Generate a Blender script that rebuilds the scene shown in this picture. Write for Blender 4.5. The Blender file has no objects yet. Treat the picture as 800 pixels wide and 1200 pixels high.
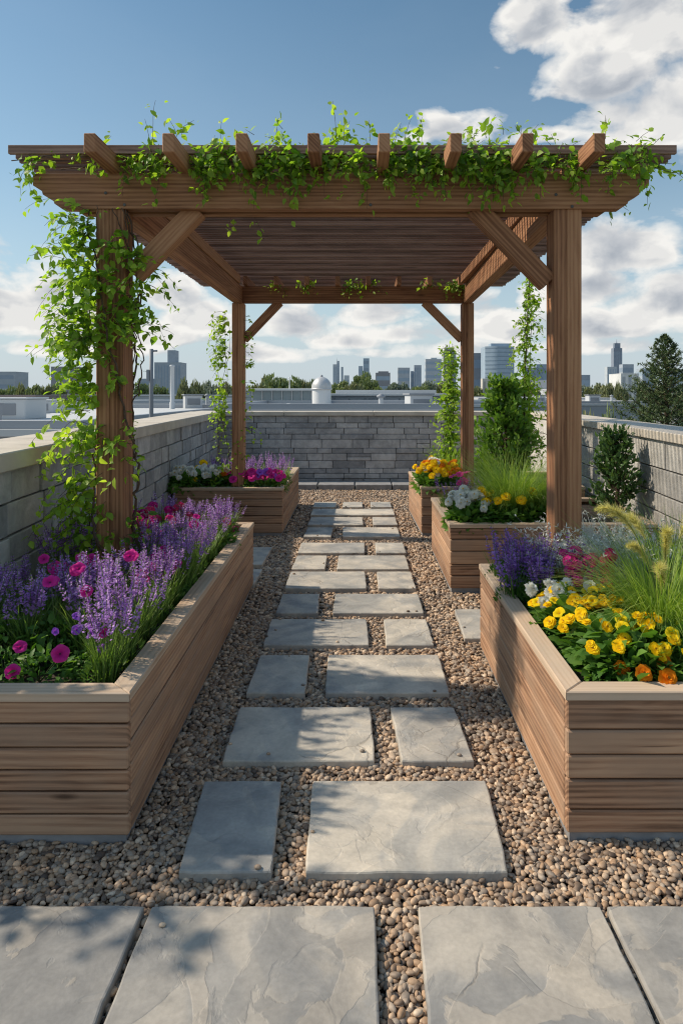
import bpy, math, random
import numpy as np
from mathutils import Vector, Matrix

R = random.Random(11)
NR = np.random.default_rng(7)
scene = bpy.context.scene
COL = scene.collection
F = 760.0
VX, VY = 424.0, 462.0
EYE = 1.6
PI = math.pi

# ------------------------------------------------------------------ helpers
def sc_of(Z): return F / Z
def pt(px, py, Z):
    return Vector(((px - VX) / F * Z, Z, EYE + (VY - py) / F * Z))
def gx(px, Z): return (px - VX) / F * Z

def props(o, label=None, cat=None, group=None, kind=None):
    if label: o['label'] = label
    if cat: o['category'] = cat
    if group: o['group'] = group
    if kind: o['kind'] = kind
    return o

def empty(name, label, cat, loc=(0, 0, 0), rz=0.0, group=None):
    o = bpy.data.objects.new(name, None)
    COL.objects.link(o)
    o.location = loc
    o.rotation_euler = (0, 0, rz)
    o.empty_display_size = 0.1
    return props(o, label, cat, group)

def link(name, me, parent=None, loc=None, rot=None, scale=None):
    o = bpy.data.objects.new(name, me)
    COL.objects.link(o)
    if parent is not None: o.parent = parent
    if loc is not None: o.location = loc
    if rot is not None: o.rotation_euler = rot
    if scale is not None: o.scale = (scale,) * 3 if not hasattr(scale, '__len__') else scale
    return o

def tri_mesh(name, V, T, mats, tint=None, smooth=False, midx=None):
    """numpy triangles -> mesh with a float point attribute 'tint'"""
    V = np.asarray(V, dtype=np.float32); T = np.asarray(T, dtype=np.int32)
    k = T.shape[1]
    me = bpy.data.meshes.new(name)
    me.vertices.add(len(V)); me.vertices.foreach_set('co', V.ravel())
    me.loops.add(T.size); me.loops.foreach_set('vertex_index', T.ravel())
    me.polygons.add(len(T))
    me.polygons.foreach_set('loop_start', np.arange(0, T.size, k, dtype=np.int32))
    me.polygons.foreach_set('loop_total', np.full(len(T), k, dtype=np.int32))
    if smooth: me.polygons.foreach_set('use_smooth', np.ones(len(T), dtype=bool))
    if midx is not None: me.polygons.foreach_set('material_index', np.asarray(midx, dtype=np.int32))
    me.update(calc_edges=True)
    if tint is not None:
        a = me.attributes.new('tint', 'FLOAT', 'POINT')
        a.data.foreach_set('value', np.asarray(tint, dtype=np.float32))
    for m in (mats if isinstance(mats, (list, tuple)) else [mats]): me.materials.append(m)
    return me

class MB:
    """mesh builder for hard things: planks carry uv in metres, and a tint"""
    def __init__(s): s.v = []; s.f = []; s.uv = []; s.t = []; s.sm = []; s.mi = []
    def face(s, pts, uvs=None, tint=0.5, smooth=False, mi=0):
        b = len(s.v)
        s.v += [tuple(p) for p in pts]; s.t += [tint] * len(pts)
        s.f.append(tuple(range(b, b + len(pts))))
        s.uv += list(uvs) if uvs else [(p[0], p[1]) for p in pts]
        s.sm.append(smooth); s.mi.append(mi)
    def plank(s, o, ax, ay, az, L, W, H, bev=0.004, tint=None, mi=0):
        """box centred at o; ax along its length (unit vectors)"""
        if tint is None: tint = R.random()
        o = Vector(o); ax, ay, az = Vector(ax), Vector(ay), Vector(az)
        h = (L / 2, W / 2, H / 2); A = (ax, ay, az)
        ou, ov = R.uniform(0, 50), R.uniform(0, 50)
        b = len(s.v); idx = {}
        n = 0
        for sx in (-1, 1):
            for sy in (-1, 1):
                for sz in (-1, 1):
                    for k in range(3):
                        sg = (sx, sy, sz); p = o.copy(); l = []
                        for j in range(3):
                            d = h[j] - (0 if j == k else min(bev, h[j] * .45))
                            p += A[j] * (sg[j] * d); l.append(sg[j] * d)
                        s.v.append(tuple(p)); s.t.append(tint); idx[(sx, sy, sz, k)] = (b + n, l); n += 1
        def add(keys):
            ids = [idx[q][0] for q in keys]; ls = [idx[q][1] for q in keys]
            c = sum((Vector(s.v[i]) for i in ids), Vector()) / len(ids)
            nn = (Vector(s.v[ids[1]]) - Vector(s.v[ids[0]])).cross(Vector(s.v[ids[2]]) - Vector(s.v[ids[0]]))
            if nn.dot(c - o) < 0: ids.reverse(); ls.reverse()
            s.f.append(tuple(ids)); s.sm.append(False); s.mi.append(mi)
            for l in ls:
                s.uv_face.append((l[0] + ou, l[1] + l[2] + ov))
        if not hasattr(s, 'uv_face'): s.uv_face = []
        for k in range(3):
            i, j = [q for q in range(3) if q != k]
            for sg in (-1, 1):
                keys = []
                for a, c in ((-1, -1), (1, -1), (1, 1), (-1, 1)):
                    w = [0, 0, 0]; w[k] = sg; w[i] = a; w[j] = c; keys.append((*w, k))
                add(keys)
            for a in (-1, 1):
                for c in (-1, 1):
                    w1 = [0, 0, 0]; w1[i] = a; w1[j] = c
                    p0, p1 = w1[:], w1[:]; p0[k] = -1; p1[k] = 1
                    add([(*p0, i), (*p1, i), (*p1, j), (*p0, j)])
        for sx in (-1, 1):
            for sy in (-1, 1):
                for sz in (-1, 1): add([(sx, sy, sz, 0), (sx, sy, sz, 1), (sx, sy, sz, 2)])
        s.uv = None
    def build(s, name, mats, parent=None, smooth=False):
        me = bpy.data.meshes.new(name)
        me.from_pydata(s.v, [], s.f)
        a = me.attributes.new('tint', 'FLOAT', 'POINT'); a.data.foreach_set('value', s.t)
        if hasattr(s, 'uv_face'):
            u = me.uv_layers.new(name='UVMap')
            u.data.foreach_set('uv', np.asarray(s.uv_face, dtype=np.float32).ravel())
        for m in (mats if isinstance(mats, (list, tuple)) else [mats]): me.materials.append(m)
        me.polygons.foreach_set('material_index', s.mi)
        if smooth: me.polygons.foreach_set('use_smooth', [True] * len(me.polygons))
        me.update()
        return link(name, me, parent)

def box(name, c, size, mat, parent=None, bev=0.004, ax='x', rz=0.0, tint=None):
    m = MB(); X, Y, Z = Vector((1, 0, 0)), Vector((0, 1, 0)), Vector((0, 0, 1))
    if rz:
        X = Vector((math.cos(rz), math.sin(rz), 0)); Y = Vector((-math.sin(rz), math.cos(rz), 0))
    sx, sy, sz = size
    if ax == 'x': m.plank(c, X, Y, Z, sx, sy, sz, bev, tint)
    elif ax == 'y': m.plank(c, Y, X, Z, sy, sx, sz, bev, tint)
    else: m.plank(c, Z, X, Y, sz, sx, sy, bev, tint)
    return m.build(name, mat, parent)

def prism(name, poly, y0, y1, mat, parent=None):
    """polygon in x-z extruded along y, uv along x"""
    m = MB(); m.uv_face = []; t = R.random(); ou = R.uniform(0, 30)
    n = len(poly)
    def q(pts):
        b = len(m.v); m.v += [tuple(p) for p in pts]; m.t += [t] * len(pts)
        m.f.append(tuple(range(b, b + len(pts)))); m.sm.append(False); m.mi.append(0)
        for p in pts: m.uv_face.append((p[0] + ou, p[1] + p[2] + ou))
    q([(x, y0, z) for x, z in poly]); q([(x, y1, z) for x, z in reversed(poly)])
    for i in range(n):
        a, c = poly[i], poly[(i + 1) % n]
        q([(c[0], y0, c[1]), (a[0], y0, a[1]), (a[0], y1, a[1]), (c[0], y1, c[1])])
    return m.build(name, mat, parent)

def frames(D, N):
    D = D / np.maximum(np.linalg.norm(D, axis=1, keepdims=True), 1e-6)
    N = N - D * np.sum(D * N, axis=1, keepdims=True)
    ln = np.linalg.norm(N, axis=1, keepdims=True)
    alt = np.stack([D[:, 2], D[:, 0], D[:, 1]], 1); alt = alt - D * np.sum(alt * D, 1, keepdims=True)
    N = np.where(ln < 1e-3, alt, N); N = N / np.maximum(np.linalg.norm(N, axis=1, keepdims=True), 1e-6)
    X = np.cross(D, N)
    return X, D, N

def scatter(tv, tt, P, D, N, S, tint, wid=None):
    """copies of a template (y = tip direction, z = normal)"""
    P, D, N = (np.asarray(q, float) for q in (P, D, N)); S = np.asarray(S, float)
    X, Y, Zn = frames(D, N); n, k = len(P), len(tv)
    w = np.ones(n) if wid is None else np.asarray(wid)
    V = P[:, None, :] + S[:, None, None] * (w[:, None, None] * tv[None, :, 0:1] * X[:, None, :] + tv[None, :, 1:2] * Y[:, None, :] + tv[None, :, 2:3] * Zn[:, None, :])
    T = (tt[None, :, :] + (np.arange(n) * k)[:, None, None]).reshape(-1, 3)
    return V.reshape(-1, 3), T, np.repeat(np.asarray(tint, float), k)

class NPB:
    """collects triangle soups"""
    def __init__(s): s.V = []; s.T = []; s.t = []; s.m = []; s.n = 0
    def add(s, V, T, t, mi=0):
        V = np.asarray(V, float)
        if len(V) == 0: return
        s.V.append(V); s.T.append(np.asarray(T) + s.n); s.n += len(V)
        s.t.append(np.broadcast_to(np.asarray(t, float), (len(V),))); s.m.append(np.full(len(T), mi))
    def mesh(s, name, mats, smooth=False):
        return tri_mesh(name, np.concatenate(s.V), np.concatenate(s.T), mats, np.concatenate(s.t), smooth, np.concatenate(s.m))

def tube(path, rad, sides=6):
    path = np.asarray(path, float); n = len(path); rad = np.broadcast_to(np.asarray(rad, float), (n,))
    d = np.gradient(path, axis=0)
    X, D, N = frames(d, np.tile(np.array([[0.31, 0.93, 0.17]]), (n, 1)))
    a = np.linspace(0, 2 * PI, sides, endpoint=False)
    V = path[:, None] + rad[:, None, None] * (np.cos(a)[None, :, None] * X[:, None] + np.sin(a)[None, :, None] * N[:, None])
    T = []
    for i in range(n - 1):
        for j in range(sides):
            k = (j + 1) % sides; p, q, r, s2 = i * sides + j, i * sides + k, (i + 1) * sides + k, (i + 1) * sides + j
            T += [(p, q, r), (p, r, s2)]
    V = V.reshape(-1, 3)
    c = len(V); V = np.vstack([V, path[-1:]])
    T += [((n - 1) * sides + j, (n - 1) * sides + (j + 1) % sides, c) for j in range(sides)]
    return V, np.array(T)

def blades(base, az, L, lean, droop, w, seg=6, curl=0.0):
    """arching tapered strips; arrays of n"""
    base = np.asarray(base, float); n = len(base)
    t = np.linspace(0, 1, seg)
    h = np.stack([np.cos(az), np.sin(az), np.zeros(n)], 1)
    s = np.stack([-np.sin(az), np.cos(az), np.zeros(n)], 1)
    hor = (L * lean)[:, None] * (0.35 * t + 0.65 * t ** 2)[None]
    ver = L[:, None] * (t[None] - droop[:, None] * t[None] ** 3)
    P = base[:, None] + hor[..., None] * h[:, None]; P[..., 2] += ver
    P += (curl * L)[:, None, None] * (t ** 2)[None, :, None] * s[:, None] if not np.isscalar(curl) else 0
    ww = w[:, None] * np.minimum(1, (1 - t) * 1.8)[None] ** .8 * 0.5 + 0.0003
    V = np.stack([P - ww[..., None] * s[:, None], P + ww[..., None] * s[:, None]], 2).reshape(n, -1, 3)
    T = []
    for i in range(seg - 1):
        a = 2 * i; T += [(a, a + 1, a + 3), (a, a + 3, a + 2)]
    T = np.array(T)
    T = (T[None] + (np.arange(n) * 2 * seg)[:, None, None]).reshape(-1, 3)
    return V.reshape(-1, 3), T, P

# templates -----------------------------------------------------------------
LEAF_V = np.array([(0, 0, 0), (-.27, .3, .07), (0, .3, 0), (.27, .3, .07), (-.22, .64, .04), (0, .66, -.03), (.22, .64, .04), (0, 1, -.13)])
LEAF_T = np.array([(0, 3, 2), (0, 2, 1), (1, 2, 5), (1, 5, 4), (2, 3, 6), (2, 6, 5), (4, 5, 7), (5, 6, 7)])
DIA_V = np.array([(0, 0, 0), (-.3, .45, .06), (.3, .45, .06), (0, 1, -.06)])
DIA_T = np.array([(0, 2, 1), (1, 2, 3)])
PET_V = np.array([(0, 0, 0), (-.3, .45, .05), (0, .5, 0), (.3, .45, .05), (-.3, .8, .02), (0, 1, -.06), (.3, .8, .02)])
PET_T = np.array([(0, 2, 1), (0, 3, 2), (1, 2, 4), (2, 5, 4), (2, 3, 6), (2, 6, 5)])
HAIR_V = np.array([(-.03, 0, 0), (.03, 0, 0), (0, 1, 0)]); HAIR_T = np.array([(0, 1, 2)])
def rdir(n, zmin=-1, zmax=1):
    z = NR.uniform(zmin, zmax, n); a = NR.uniform(0, 2 * PI, n); r = np.sqrt(np.maximum(0, 1 - z * z))
    return np.stack([r * np.cos(a), r * np.sin(a), z], 1)

# ------------------------------------------------------------------ materials
def newmat(name):
    m = bpy.data.materials.new(name); m.use_nodes = True; nt = m.node_tree; nt.nodes.clear()
    out = nt.nodes.new('ShaderNodeOutputMaterial'); b = nt.nodes.new('ShaderNodeBsdfPrincipled')
    nt.links.new(b.outputs[0], out.inputs[0]); return m, nt, b, out
def N_(nt, typ, **kw):
    n = nt.nodes.new('ShaderNode' + typ)
    for k, v in kw.items():
        if k.startswith('i_'):
            key = k[2:]; key = int(key) if key.isdigit() else key
            n.inputs[key].default_value = v
        else: setattr(n, k, v)
    return n
def ramp(nt, stops, src, interp='LINEAR'):
    r = nt.nodes.new('ShaderNodeValToRGB'); cr = r.color_ramp; cr.interpolation = interp
    while len(cr.elements) > 1: cr.elements.remove(cr.elements[-1])
    for i, (p, c) in enumerate(stops):
        e = cr.elements[0] if i == 0 else cr.elements.new(p)
        e.position = p; e.color = (*c, 1) if len(c) == 3 else c
    nt.links.new(src, r.inputs[0]); return r.outputs[0]
def mixc(nt, fac, a, b, mode='MIX'):
    m = nt.nodes.new('ShaderNodeMix'); m.data_type = 'RGBA'; m.blend_type = mode
    for sock, v in ((m.inputs[0], fac), (m.inputs[6], a), (m.inputs[7], b)):
        if hasattr(v, 'is_output'): nt.links.new(v, sock)
        elif isinstance(v, (int, float)): sock.default_value = v
        else: sock.default_value = (*v, 1) if len(v) == 3 else v
    return m.outputs[2]
def mth(nt, op, a, b=None, c=None, clamp=False):
    m = nt.nodes.new('ShaderNodeMath'); m.operation = op; m.use_clamp = clamp
    for i, v in enumerate((a, b, c)):
        if v is None: continue
        if hasattr(v, 'is_output'): nt.links.new(v, m.inputs[i])
        else: m.inputs[i].default_value = v
    return m.outputs[0]
def tintnode(nt): return N_(nt, 'Attribute', attribute_name='tint').outputs['Fac']
def bump(nt, b, h, strength=.3, dist=.01):
    bn = N_(nt, 'Bump', i_Strength=strength, i_Distance=dist); nt.links.new(h, bn.inputs['Height'])
    nt.links.new(bn.outputs[0], b.inputs['Normal'])

def wood(name, dark, mid, light, rough=.75, grey=None):
    m, nt, b, out = newmat(name)
    uv = N_(nt, 'UVMap')
    def nz(sx, sy, scale, det, dist=0.0):
        mp = N_(nt, 'Mapping'); mp.inputs['Scale'].default_value = (sx, sy, 1); nt.links.new(uv.outputs[0], mp.inputs[0])
        n = N_(nt, 'TexNoise', i_Scale=scale, i_Detail=det, i_Roughness=.62, i_Distortion=dist); nt.links.new(mp.outputs[0], n.inputs[0]); return n.outputs['Fac']
    fine = nz(2.2, 95, 1.6, 4, .25); broad = nz(.8, 9, 1.4, 4, 1.3); blotch = nz(1.5, 3, 1, 3)
    mp = N_(nt, 'Mapping'); mp.inputs['Scale'].default_value = (.55, 9, 1); nt.links.new(uv.outputs[0], mp.inputs[0])
    wv = N_(nt, 'TexWave', i_Scale=1.5, i_Distortion=7.0, i_Detail=3.0); wv.inputs['Detail Scale'].default_value = .8; wv.bands_direction = 'Y'
    nt.links.new(mp.outputs[0], wv.inputs[0])
    g = mth(nt, 'ADD', mth(nt, 'MULTIPLY', fine, .33), mth(nt, 'MULTIPLY', broad, .67))
    g = mth(nt, 'ADD', mth(nt, 'MULTIPLY', g, .86), mth(nt, 'MULTIPLY', wv.outputs['Fac'], .14))
    g = mth(nt, 'ADD', g, mth(nt, 'MULTIPLY_ADD', tintnode(nt), .22, -.11))
    c = ramp(nt, [(.33, dark), (.47, mid), (.66, light)], g)
    if grey: c = mixc(nt, mth(nt, 'MULTIPLY', ramp(nt, [(.40, (0, 0, 0)), (.62, (1, 1, 1))], blotch), .75), c, grey)
    # knots
    mk = N_(nt, 'Mapping'); mk.inputs['Scale'].default_value = (1.7, 6.5, 1); nt.links.new(uv.outputs[0], mk.inputs[0])
    vo = N_(nt, 'TexVoronoi', i_Scale=1.0); nt.links.new(mk.outputs[0], vo.inputs[0])
    kn = ramp(nt, [(.03, (1, 1, 1)), (.10, (0, 0, 0))], vo.outputs['Distance'])
    c = mixc(nt, mth(nt, 'MULTIPLY', kn, .75), c, tuple(q * .35 for q in dark))
    # drying cracks
    ck = ramp(nt, [(.255, (1, 1, 1)), (.29, (0, 0, 0))], nz(.8, 26, 1.4, 2, .3))
    c = mixc(nt, mth(nt, 'MULTIPLY', ck, .7), c, tuple(q * .3 for q in dark))
    nt.links.new(c, b.inputs['Base Color']); b.inputs['Roughness'].default_value = rough
    b.inputs['Specular IOR Level'].default_value = .25
    bump(nt, b, mth(nt, 'SUBTRACT', g, mth(nt, 'MULTIPLY', ck, .5)), .2, .0025)
    return m

def leafmat(name, stops, transl=.35, rough=.5, tcol=None):
    m, nt, b, out = newmat(name)
    t = tintnode(nt)
    geo = N_(nt, 'NewGeometry')
    n = N_(nt, 'TexNoise', i_Scale=9.0, i_Detail=2.0); nt.links.new(geo.outputs['Position'], n.inputs[0])
    f = mth(nt, 'ADD', mth(nt, 'MULTIPLY', t, .75), mth(nt, 'MULTIPLY', n.outputs['Fac'], .25))
    c = ramp(nt, stops, f)
    nt.links.new(c, b.inputs['Base Color']); b.inputs['Roughness'].default_value = rough
    b.inputs['Specular IOR Level'].default_value = .12 if 'petal' in name else .35
    tr = N_(nt, 'BsdfTranslucent')
    tc = mixc(nt, 1.0, c, tcol or (1.7, 1.75, .7), 'MULTIPLY'); nt.links.new(tc, tr.inputs[0])
    mx = N_(nt, 'MixShader', i_Fac=transl); nt.links.new(b.outputs[0], mx.inputs[1]); nt.links.new(tr.outputs[0], mx.inputs[2])
    nt.links.new(mx.outputs[0], out.inputs[0])
    return m

def plain(name, col, rough=.8, var=.15, scale=3.0, metallic=0.0, bstr=.1, coord='pos'):
    m, nt, b, out = newmat(name)
    geo = N_(nt, 'NewGeometry')
    n = N_(nt, 'TexNoise', i_Scale=scale, i_Detail=6.0); nt.links.new(geo.outputs['Position'], n.inputs[0])
    c = ramp(nt, [(.3, tuple(q * (1 - var) for q in col)), (.7, tuple(min(1, q * (1 + var)) for q in col))], n.outputs['Fac'])
    nt.links.new(c, b.inputs['Base Color']); b.inputs['Roughness'].default_value = rough; b.inputs['Metallic'].default_value = metallic
    if bstr: bump(nt, b, n.outputs['Fac'], bstr, .02)
    return m

def slabmat():
    m, nt, b, out = newmat('paving_stone')
    geo = N_(nt, 'NewGeometry'); t = tintnode(nt)
    off = N_(nt, 'CombineXYZ'); nt.links.new(mth(nt, 'MULTIPLY', t, 37.0), off.inputs[0]); nt.links.new(mth(nt, 'MULTIPLY', t, 19.0), off.inputs[2])
    va = N_(nt, 'VectorMath', operation='ADD'); nt.links.new(geo.outputs['Position'], va.inputs[0]); nt.links.new(off.outputs[0], va.inputs[1])
    P = va.outputs[0]
    def nz(scale, det, dist=0, rg=.55):
        n = N_(nt, 'TexNoise', i_Scale=scale, i_Detail=det, i_Distortion=dist, i_Roughness=rg); nt.links.new(P, n.inputs[0]); return n.outputs['Fac']
    big = nz(2.1, 3, 1.4); med = nz(5.5, 6, .8, .6); fine = nz(70, 4)
    base = ramp(nt, [(.34, (.27, .272, .27)), (.47, (.36, .352, .335)), (.52, (.44, .415, .375)), (.66, (.50, .465, .41))], big)
    # cleft layers: sharp edges where the slate has split
    lay = ramp(nt, [(.485, (0, 0, 0)), (.5, (1, 1, 1))], nz(2.6, 8, 1.1, .5))
    lay2 = ramp(nt, [(.545, (0, 0, 0)), (.56, (1, 1, 1))], nz(3.4, 7, .9, .5))
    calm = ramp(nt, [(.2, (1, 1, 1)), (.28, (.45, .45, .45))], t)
    c = mixc(nt, mth(nt, 'MULTIPLY', mth(nt, 'MULTIPLY', lay, .62), calm), base, (.29, .288, .28))
    c = mixc(nt, mth(nt, 'MULTIPLY', mth(nt, 'MULTIPLY', lay2, .5), calm), c, (.53, .475, .40))
    c = mixc(nt, .5, c, ramp(nt, [(.3, (.45, .46, .47)), (.7, (1.2, 1.17, 1.12))], med), 'MULTIPLY')
    # hairline cracks
    wob = N_(nt, 'TexNoise', i_Scale=3.0, i_Detail=5.0); nt.links.new(P, wob.inputs[0])
    v2 = N_(nt, 'VectorMath', operation='MULTIPLY_ADD'); nt.links.new(wob.outputs['Color'], v2.inputs[0]); v2.inputs[1].default_value = (.5, .5, .5); nt.links.new(P, v2.inputs[2])
    vo = N_(nt, 'TexVoronoi', feature='DISTANCE_TO_EDGE', i_Scale=1.25); nt.links.new(v2.outputs[0], vo.inputs[0])
    ck = ramp(nt, [(.0, (1, 1, 1)), (.011, (0, 0, 0))], vo.outputs['Distance'])
    ckm = mth(nt, 'MULTIPLY', ck, ramp(nt, [(.52, (0, 0, 0)), (.62, (1, 1, 1))], nz(1.7, 2)))
    c = mixc(nt, mth(nt, 'MULTIPLY', ckm, .4), c, (.12, .10, .08))
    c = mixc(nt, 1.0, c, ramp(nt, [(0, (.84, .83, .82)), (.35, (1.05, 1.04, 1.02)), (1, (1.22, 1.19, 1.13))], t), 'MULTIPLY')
    c = mixc(nt, .18, c, ramp(nt, [(.35, (.55, .55, .55)), (.65, (1.2, 1.2, 1.2))], fine), 'MULTIPLY')
    nt.links.new(c, b.inputs['Base Color']); b.inputs['Roughness'].default_value = .72; b.inputs['Specular IOR Level'].default_value = .3
    h = mth(nt, 'ADD', mth(nt, 'MULTIPLY', lay, .35), mth(nt, 'MULTIPLY', lay2, .3)); h = mth(nt, 'ADD', h, mth(nt, 'MULTIPLY', med, .8))
    h = mth(nt, 'ADD', h, mth(nt, 'MULTIPLY', fine, .12)); h = mth(nt, 'SUBTRACT', h, mth(nt, 'MULTIPLY', ckm, .6))
    bump(nt, b, h, .45, .008)
    return m

def blockmat(name, lo, hi):
    m, nt, b, out = newmat(name); geo = N_(nt, 'NewGeometry'); t = tintnode(nt)
    n = N_(nt, 'TexNoise', i_Scale=9.0, i_Detail=8.0, i_Roughness=.65, i_Distortion=.5); nt.links.new(geo.outputs['Position'], n.inputs[0])
    n2 = N_(nt, 'TexNoise', i_Scale=45.0, i_Detail=4.0); nt.links.new(geo.outputs['Position'], n2.inputs[0])
    f = mth(nt, 'ADD', mth(nt, 'MULTIPLY', t, .55), mth(nt, 'MULTIPLY', n.outputs['Fac'], .45))
    c = ramp(nt, [(.15, lo), (.8, hi)], f)
    c = mixc(nt, .35, c, ramp(nt, [(.35, (.5, .5, .5)), (.65, (1.2, 1.2, 1.2))], n.outputs['Fac']), 'MULTIPLY')
    st = N_(nt, 'TexNoise', i_Scale=1.0, i_Detail=3.0); mp = N_(nt, 'Mapping'); mp.inputs['Scale'].default_value = (1.6, 1.6, .7); nt.links.new(geo.outputs['Position'], mp.inputs[0]); nt.links.new(mp.outputs[0], st.inputs[0])
    c = mixc(nt, .5, c, ramp(nt, [(.35, (.72, .72, .73)), (.6, (1.06, 1.06, 1.06))], st.outputs['Fac']), 'MULTIPLY')
    nt.links.new(c, b.inputs['Base Color']); b.inputs['Roughness'].default_value = .85; b.inputs['Specular IOR Level'].default_value = .2
    bump(nt, b, mth(nt, 'ADD', n.outputs['Fac'], mth(nt, 'MULTIPLY', n2.outputs['Fac'], .3)), .7, .015)
    return m

def pebblemat():
    m, nt, b, out = newmat('pebbles'); geo = N_(nt, 'NewGeometry'); t = tintnode(nt)
    c = ramp(nt, [(0, (.07, .055, .048)), (.12, (.17, .14, .118)), (.28, (.36, .255, .17)), (.42, (.22, .205, .19)), (.56, (.42, .31, .215)), (.68, (.30, .26, .22)), (.8, (.34, .315, .285)), (.9, (.50, .385, .28)), (1, (.60, .53, .44))], t)
    n = N_(nt, 'TexNoise', i_Scale=130.0, i_Detail=4.0); nt.links.new(geo.outputs['Position'], n.inputs[0])
    c = mixc(nt, .5, c, ramp(nt, [(.3, (.6, .6, .6)), (.7, (1.2, 1.2, 1.2))], n.outputs['Fac']), 'MULTIPLY')
    c = mixc(nt, 1.0, c, (1.06, .95, .84), 'MULTIPLY'); nt.links.new(c, b.inputs['Base Color']); b.inputs['Roughness'].default_value = .6; b.inputs['Specular IOR Level'].default_value = .35
    return m

M = {}
M['pine'] = wood('pergola_timber', (.175, .078, .039), (.31, .15, .076), (.43, .23, .122))
M['slat'] = wood('slat_timber', (.11, .065, .048), (.21, .127, .095), (.33, .21, .16))
M['deck'] = wood('planter_timber', (.155, .085, .052), (.34, .193, .115), (.50, .315, .195), grey=(.31, .208, .142))
M['rim'] = wood('rim_timber', (.33, .225, .15), (.46, .33, .225), (.57, .43, .31), grey=(.46, .37, .28))
M['slab'] = slabmat()
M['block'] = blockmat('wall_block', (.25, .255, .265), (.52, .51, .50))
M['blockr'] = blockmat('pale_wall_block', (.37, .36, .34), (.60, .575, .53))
M['cap'] = plain('coping_stone', (.50, .45, .38), .8, .14, 5, bstr=.25)
M['mortar'] = plain('mortar', (.10, .10, .103), .9, .3, 20)
M['pebble'] = pebblemat()
M['bed'] = plain('gravel_bed', (.10, .08, .062), .95, .35, 60, bstr=.6)
M['soil'] = plain('soil', (.035, .024, .017), .95, .5, 45, bstr=.8)
M['plinth'] = plain('plinth_concrete', (.25, .25, .255), .8, .2, 12)
M['lav_leaf'] = leafmat('lavender_leaf', [(.1, (.07, .14, .03)), (.6, (.17, .29, .07)), (.95, (.30, .42, .12))])
M['lav'] = leafmat('lavender_bloom', [(.05, (.22, .085, .36)), (.45, (.42, .22, .58)), (.8, (.62, .40, .74)), (1, (.76, .60, .82))], .25, .7, (1.3, 1.1, 1.3))
M['salvia'] = leafmat('salvia_bloom', [(.05, (.14, .06, .28)), (.5, (.32, .17, .52)), (1, (.56, .38, .72))], .25, .7, (1.3, 1.1, 1.4))
M['leaf'] = leafmat('bedding_leaf', [(.05, (.03, .085, .016)), (.5, (.075, .18, .03)), (.95, (.15, .28, .05))], .35)
M['vine'] = leafmat('vine_leaf', [(.05, (.06, .14, .02)), (.4, (.155, .29, .032)), (.75, (.29, .43, .05)), (1, (.44, .55, .09))], .5)
M['shrub'] = leafmat('evergreen_leaf', [(.05, (.022, .06, .02)), (.5, (.065, .135, .04)), (.95, (.15, .24, .07))], .22)
M['bushl'] = leafmat('bush_leaf', [(.05, (.045, .12, .018)), (.5, (.13, .26, .04)), (.95, (.26, .40, .07))], .3)
M['needle'] = leafmat('spruce_needle', [(.05, (.022, .045, .02)), (.5, (.06, .10, .04)), (.95, (.14, .19, .075))], .15)
M['grass'] = leafmat('grass_blade', [(.05, (.09, .17, .03)), (.5, (.21, .33, .06)), (.95, (.38, .46, .13))], .4)
M['plume'] = leafmat('grass_plume', [(.0, (.50, .48, .15)), (1, (.86, .78, .38))], .4, .8, (1.2, 1.2, .8))
M['silver'] = leafmat('silver_leaf', [(.0, (.36, .40, .36)), (1, (.78, .80, .76))], .2, .8, (1.1, 1.1, 1))
M['magenta'] = leafmat('magenta_petal', [(.0, (.36, .012, .16)), (.5, (.58, .02, .25)), (1, (.75, .07, .36))], .35, .55, (1.4, .9, 1.2))
M['crimson'] = leafmat('crimson_petal', [(.0, (.45, .02, .11)), (1, (.75, .07, .20))], .3, .55, (1.3, .9, 1))
M['violet'] = leafmat('violet_petal', [(.0, (.2, .04, .42)), (1, (.40, .15, .68))], .3, .55, (1.3, .9, 1.3))
M['yellow'] = leafmat('yellow_petal', [(.0, (.78, .40, .004)), (.5, (.90, .66, .008)), (1, (.93, .80, .05))], .45, .85, (1.2, 1.1, .6))
M['orange'] = leafmat('orange_petal', [(.0, (.72, .20, .008)), (1, (.85, .36, .02))], .45, .85, (1.2, 1, .6))
M['white'] = leafmat('white_petal', [(.0, (.72, .72, .66)), (1, (.86, .86, .82))], .35, .85, (1.1, 1.1, 1.05))
M['centre'] = plain('flower_centre', (.32, .15, .01), .8, .3, 200)
M['dcentre'] = plain('flower_throat', (.10, .004, .06), .8, .3, 200)
M['stem'] = leafmat('green_stem', [(0, (.05, .09, .025)), (1, (.14, .20, .06))], .1)
M['bark'] = plain('bark', (.085, .055, .036), .9, .35, 40, bstr=.6)

# ------------------------------------------------------------------ camera, light, sky
cam = bpy.data.cameras.new('camera'); co = bpy.data.objects.new('camera', cam); COL.objects.link(co)
co.location = (0, 0, EYE); co.rotation_euler = (PI / 2, 0, 0)
cam.sensor_fit = 'VERTICAL'; cam.sensor_height = 36; cam.lens = F / 1200 * 36
cam.shift_x = -(VX - 400) / 1200; cam.shift_y = -(600 - VY) / 1200
cam.clip_start = .05; cam.clip_end = 20000
scene.camera = co
SUN_EL = math.radians(42); AZ = math.atan2(-.36, 2.14)       # direction the light travels
tr = Vector((math.cos(SUN_EL) * math.cos(AZ), math.cos(SUN_EL) * math.sin(AZ), -math.sin(SUN_EL)))
sl = bpy.data.lights.new('sun', 'SUN'); so = bpy.data.objects.new('sun', sl); COL.objects.link(so)
so.rotation_euler = tr.to_track_quat('-Z', 'Y').to_euler(); sl.energy = 5.0; sl.angle = math.radians(1.2); sl.color = (1, .87, .70)
so.location = (-20, 5, 20)

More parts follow.
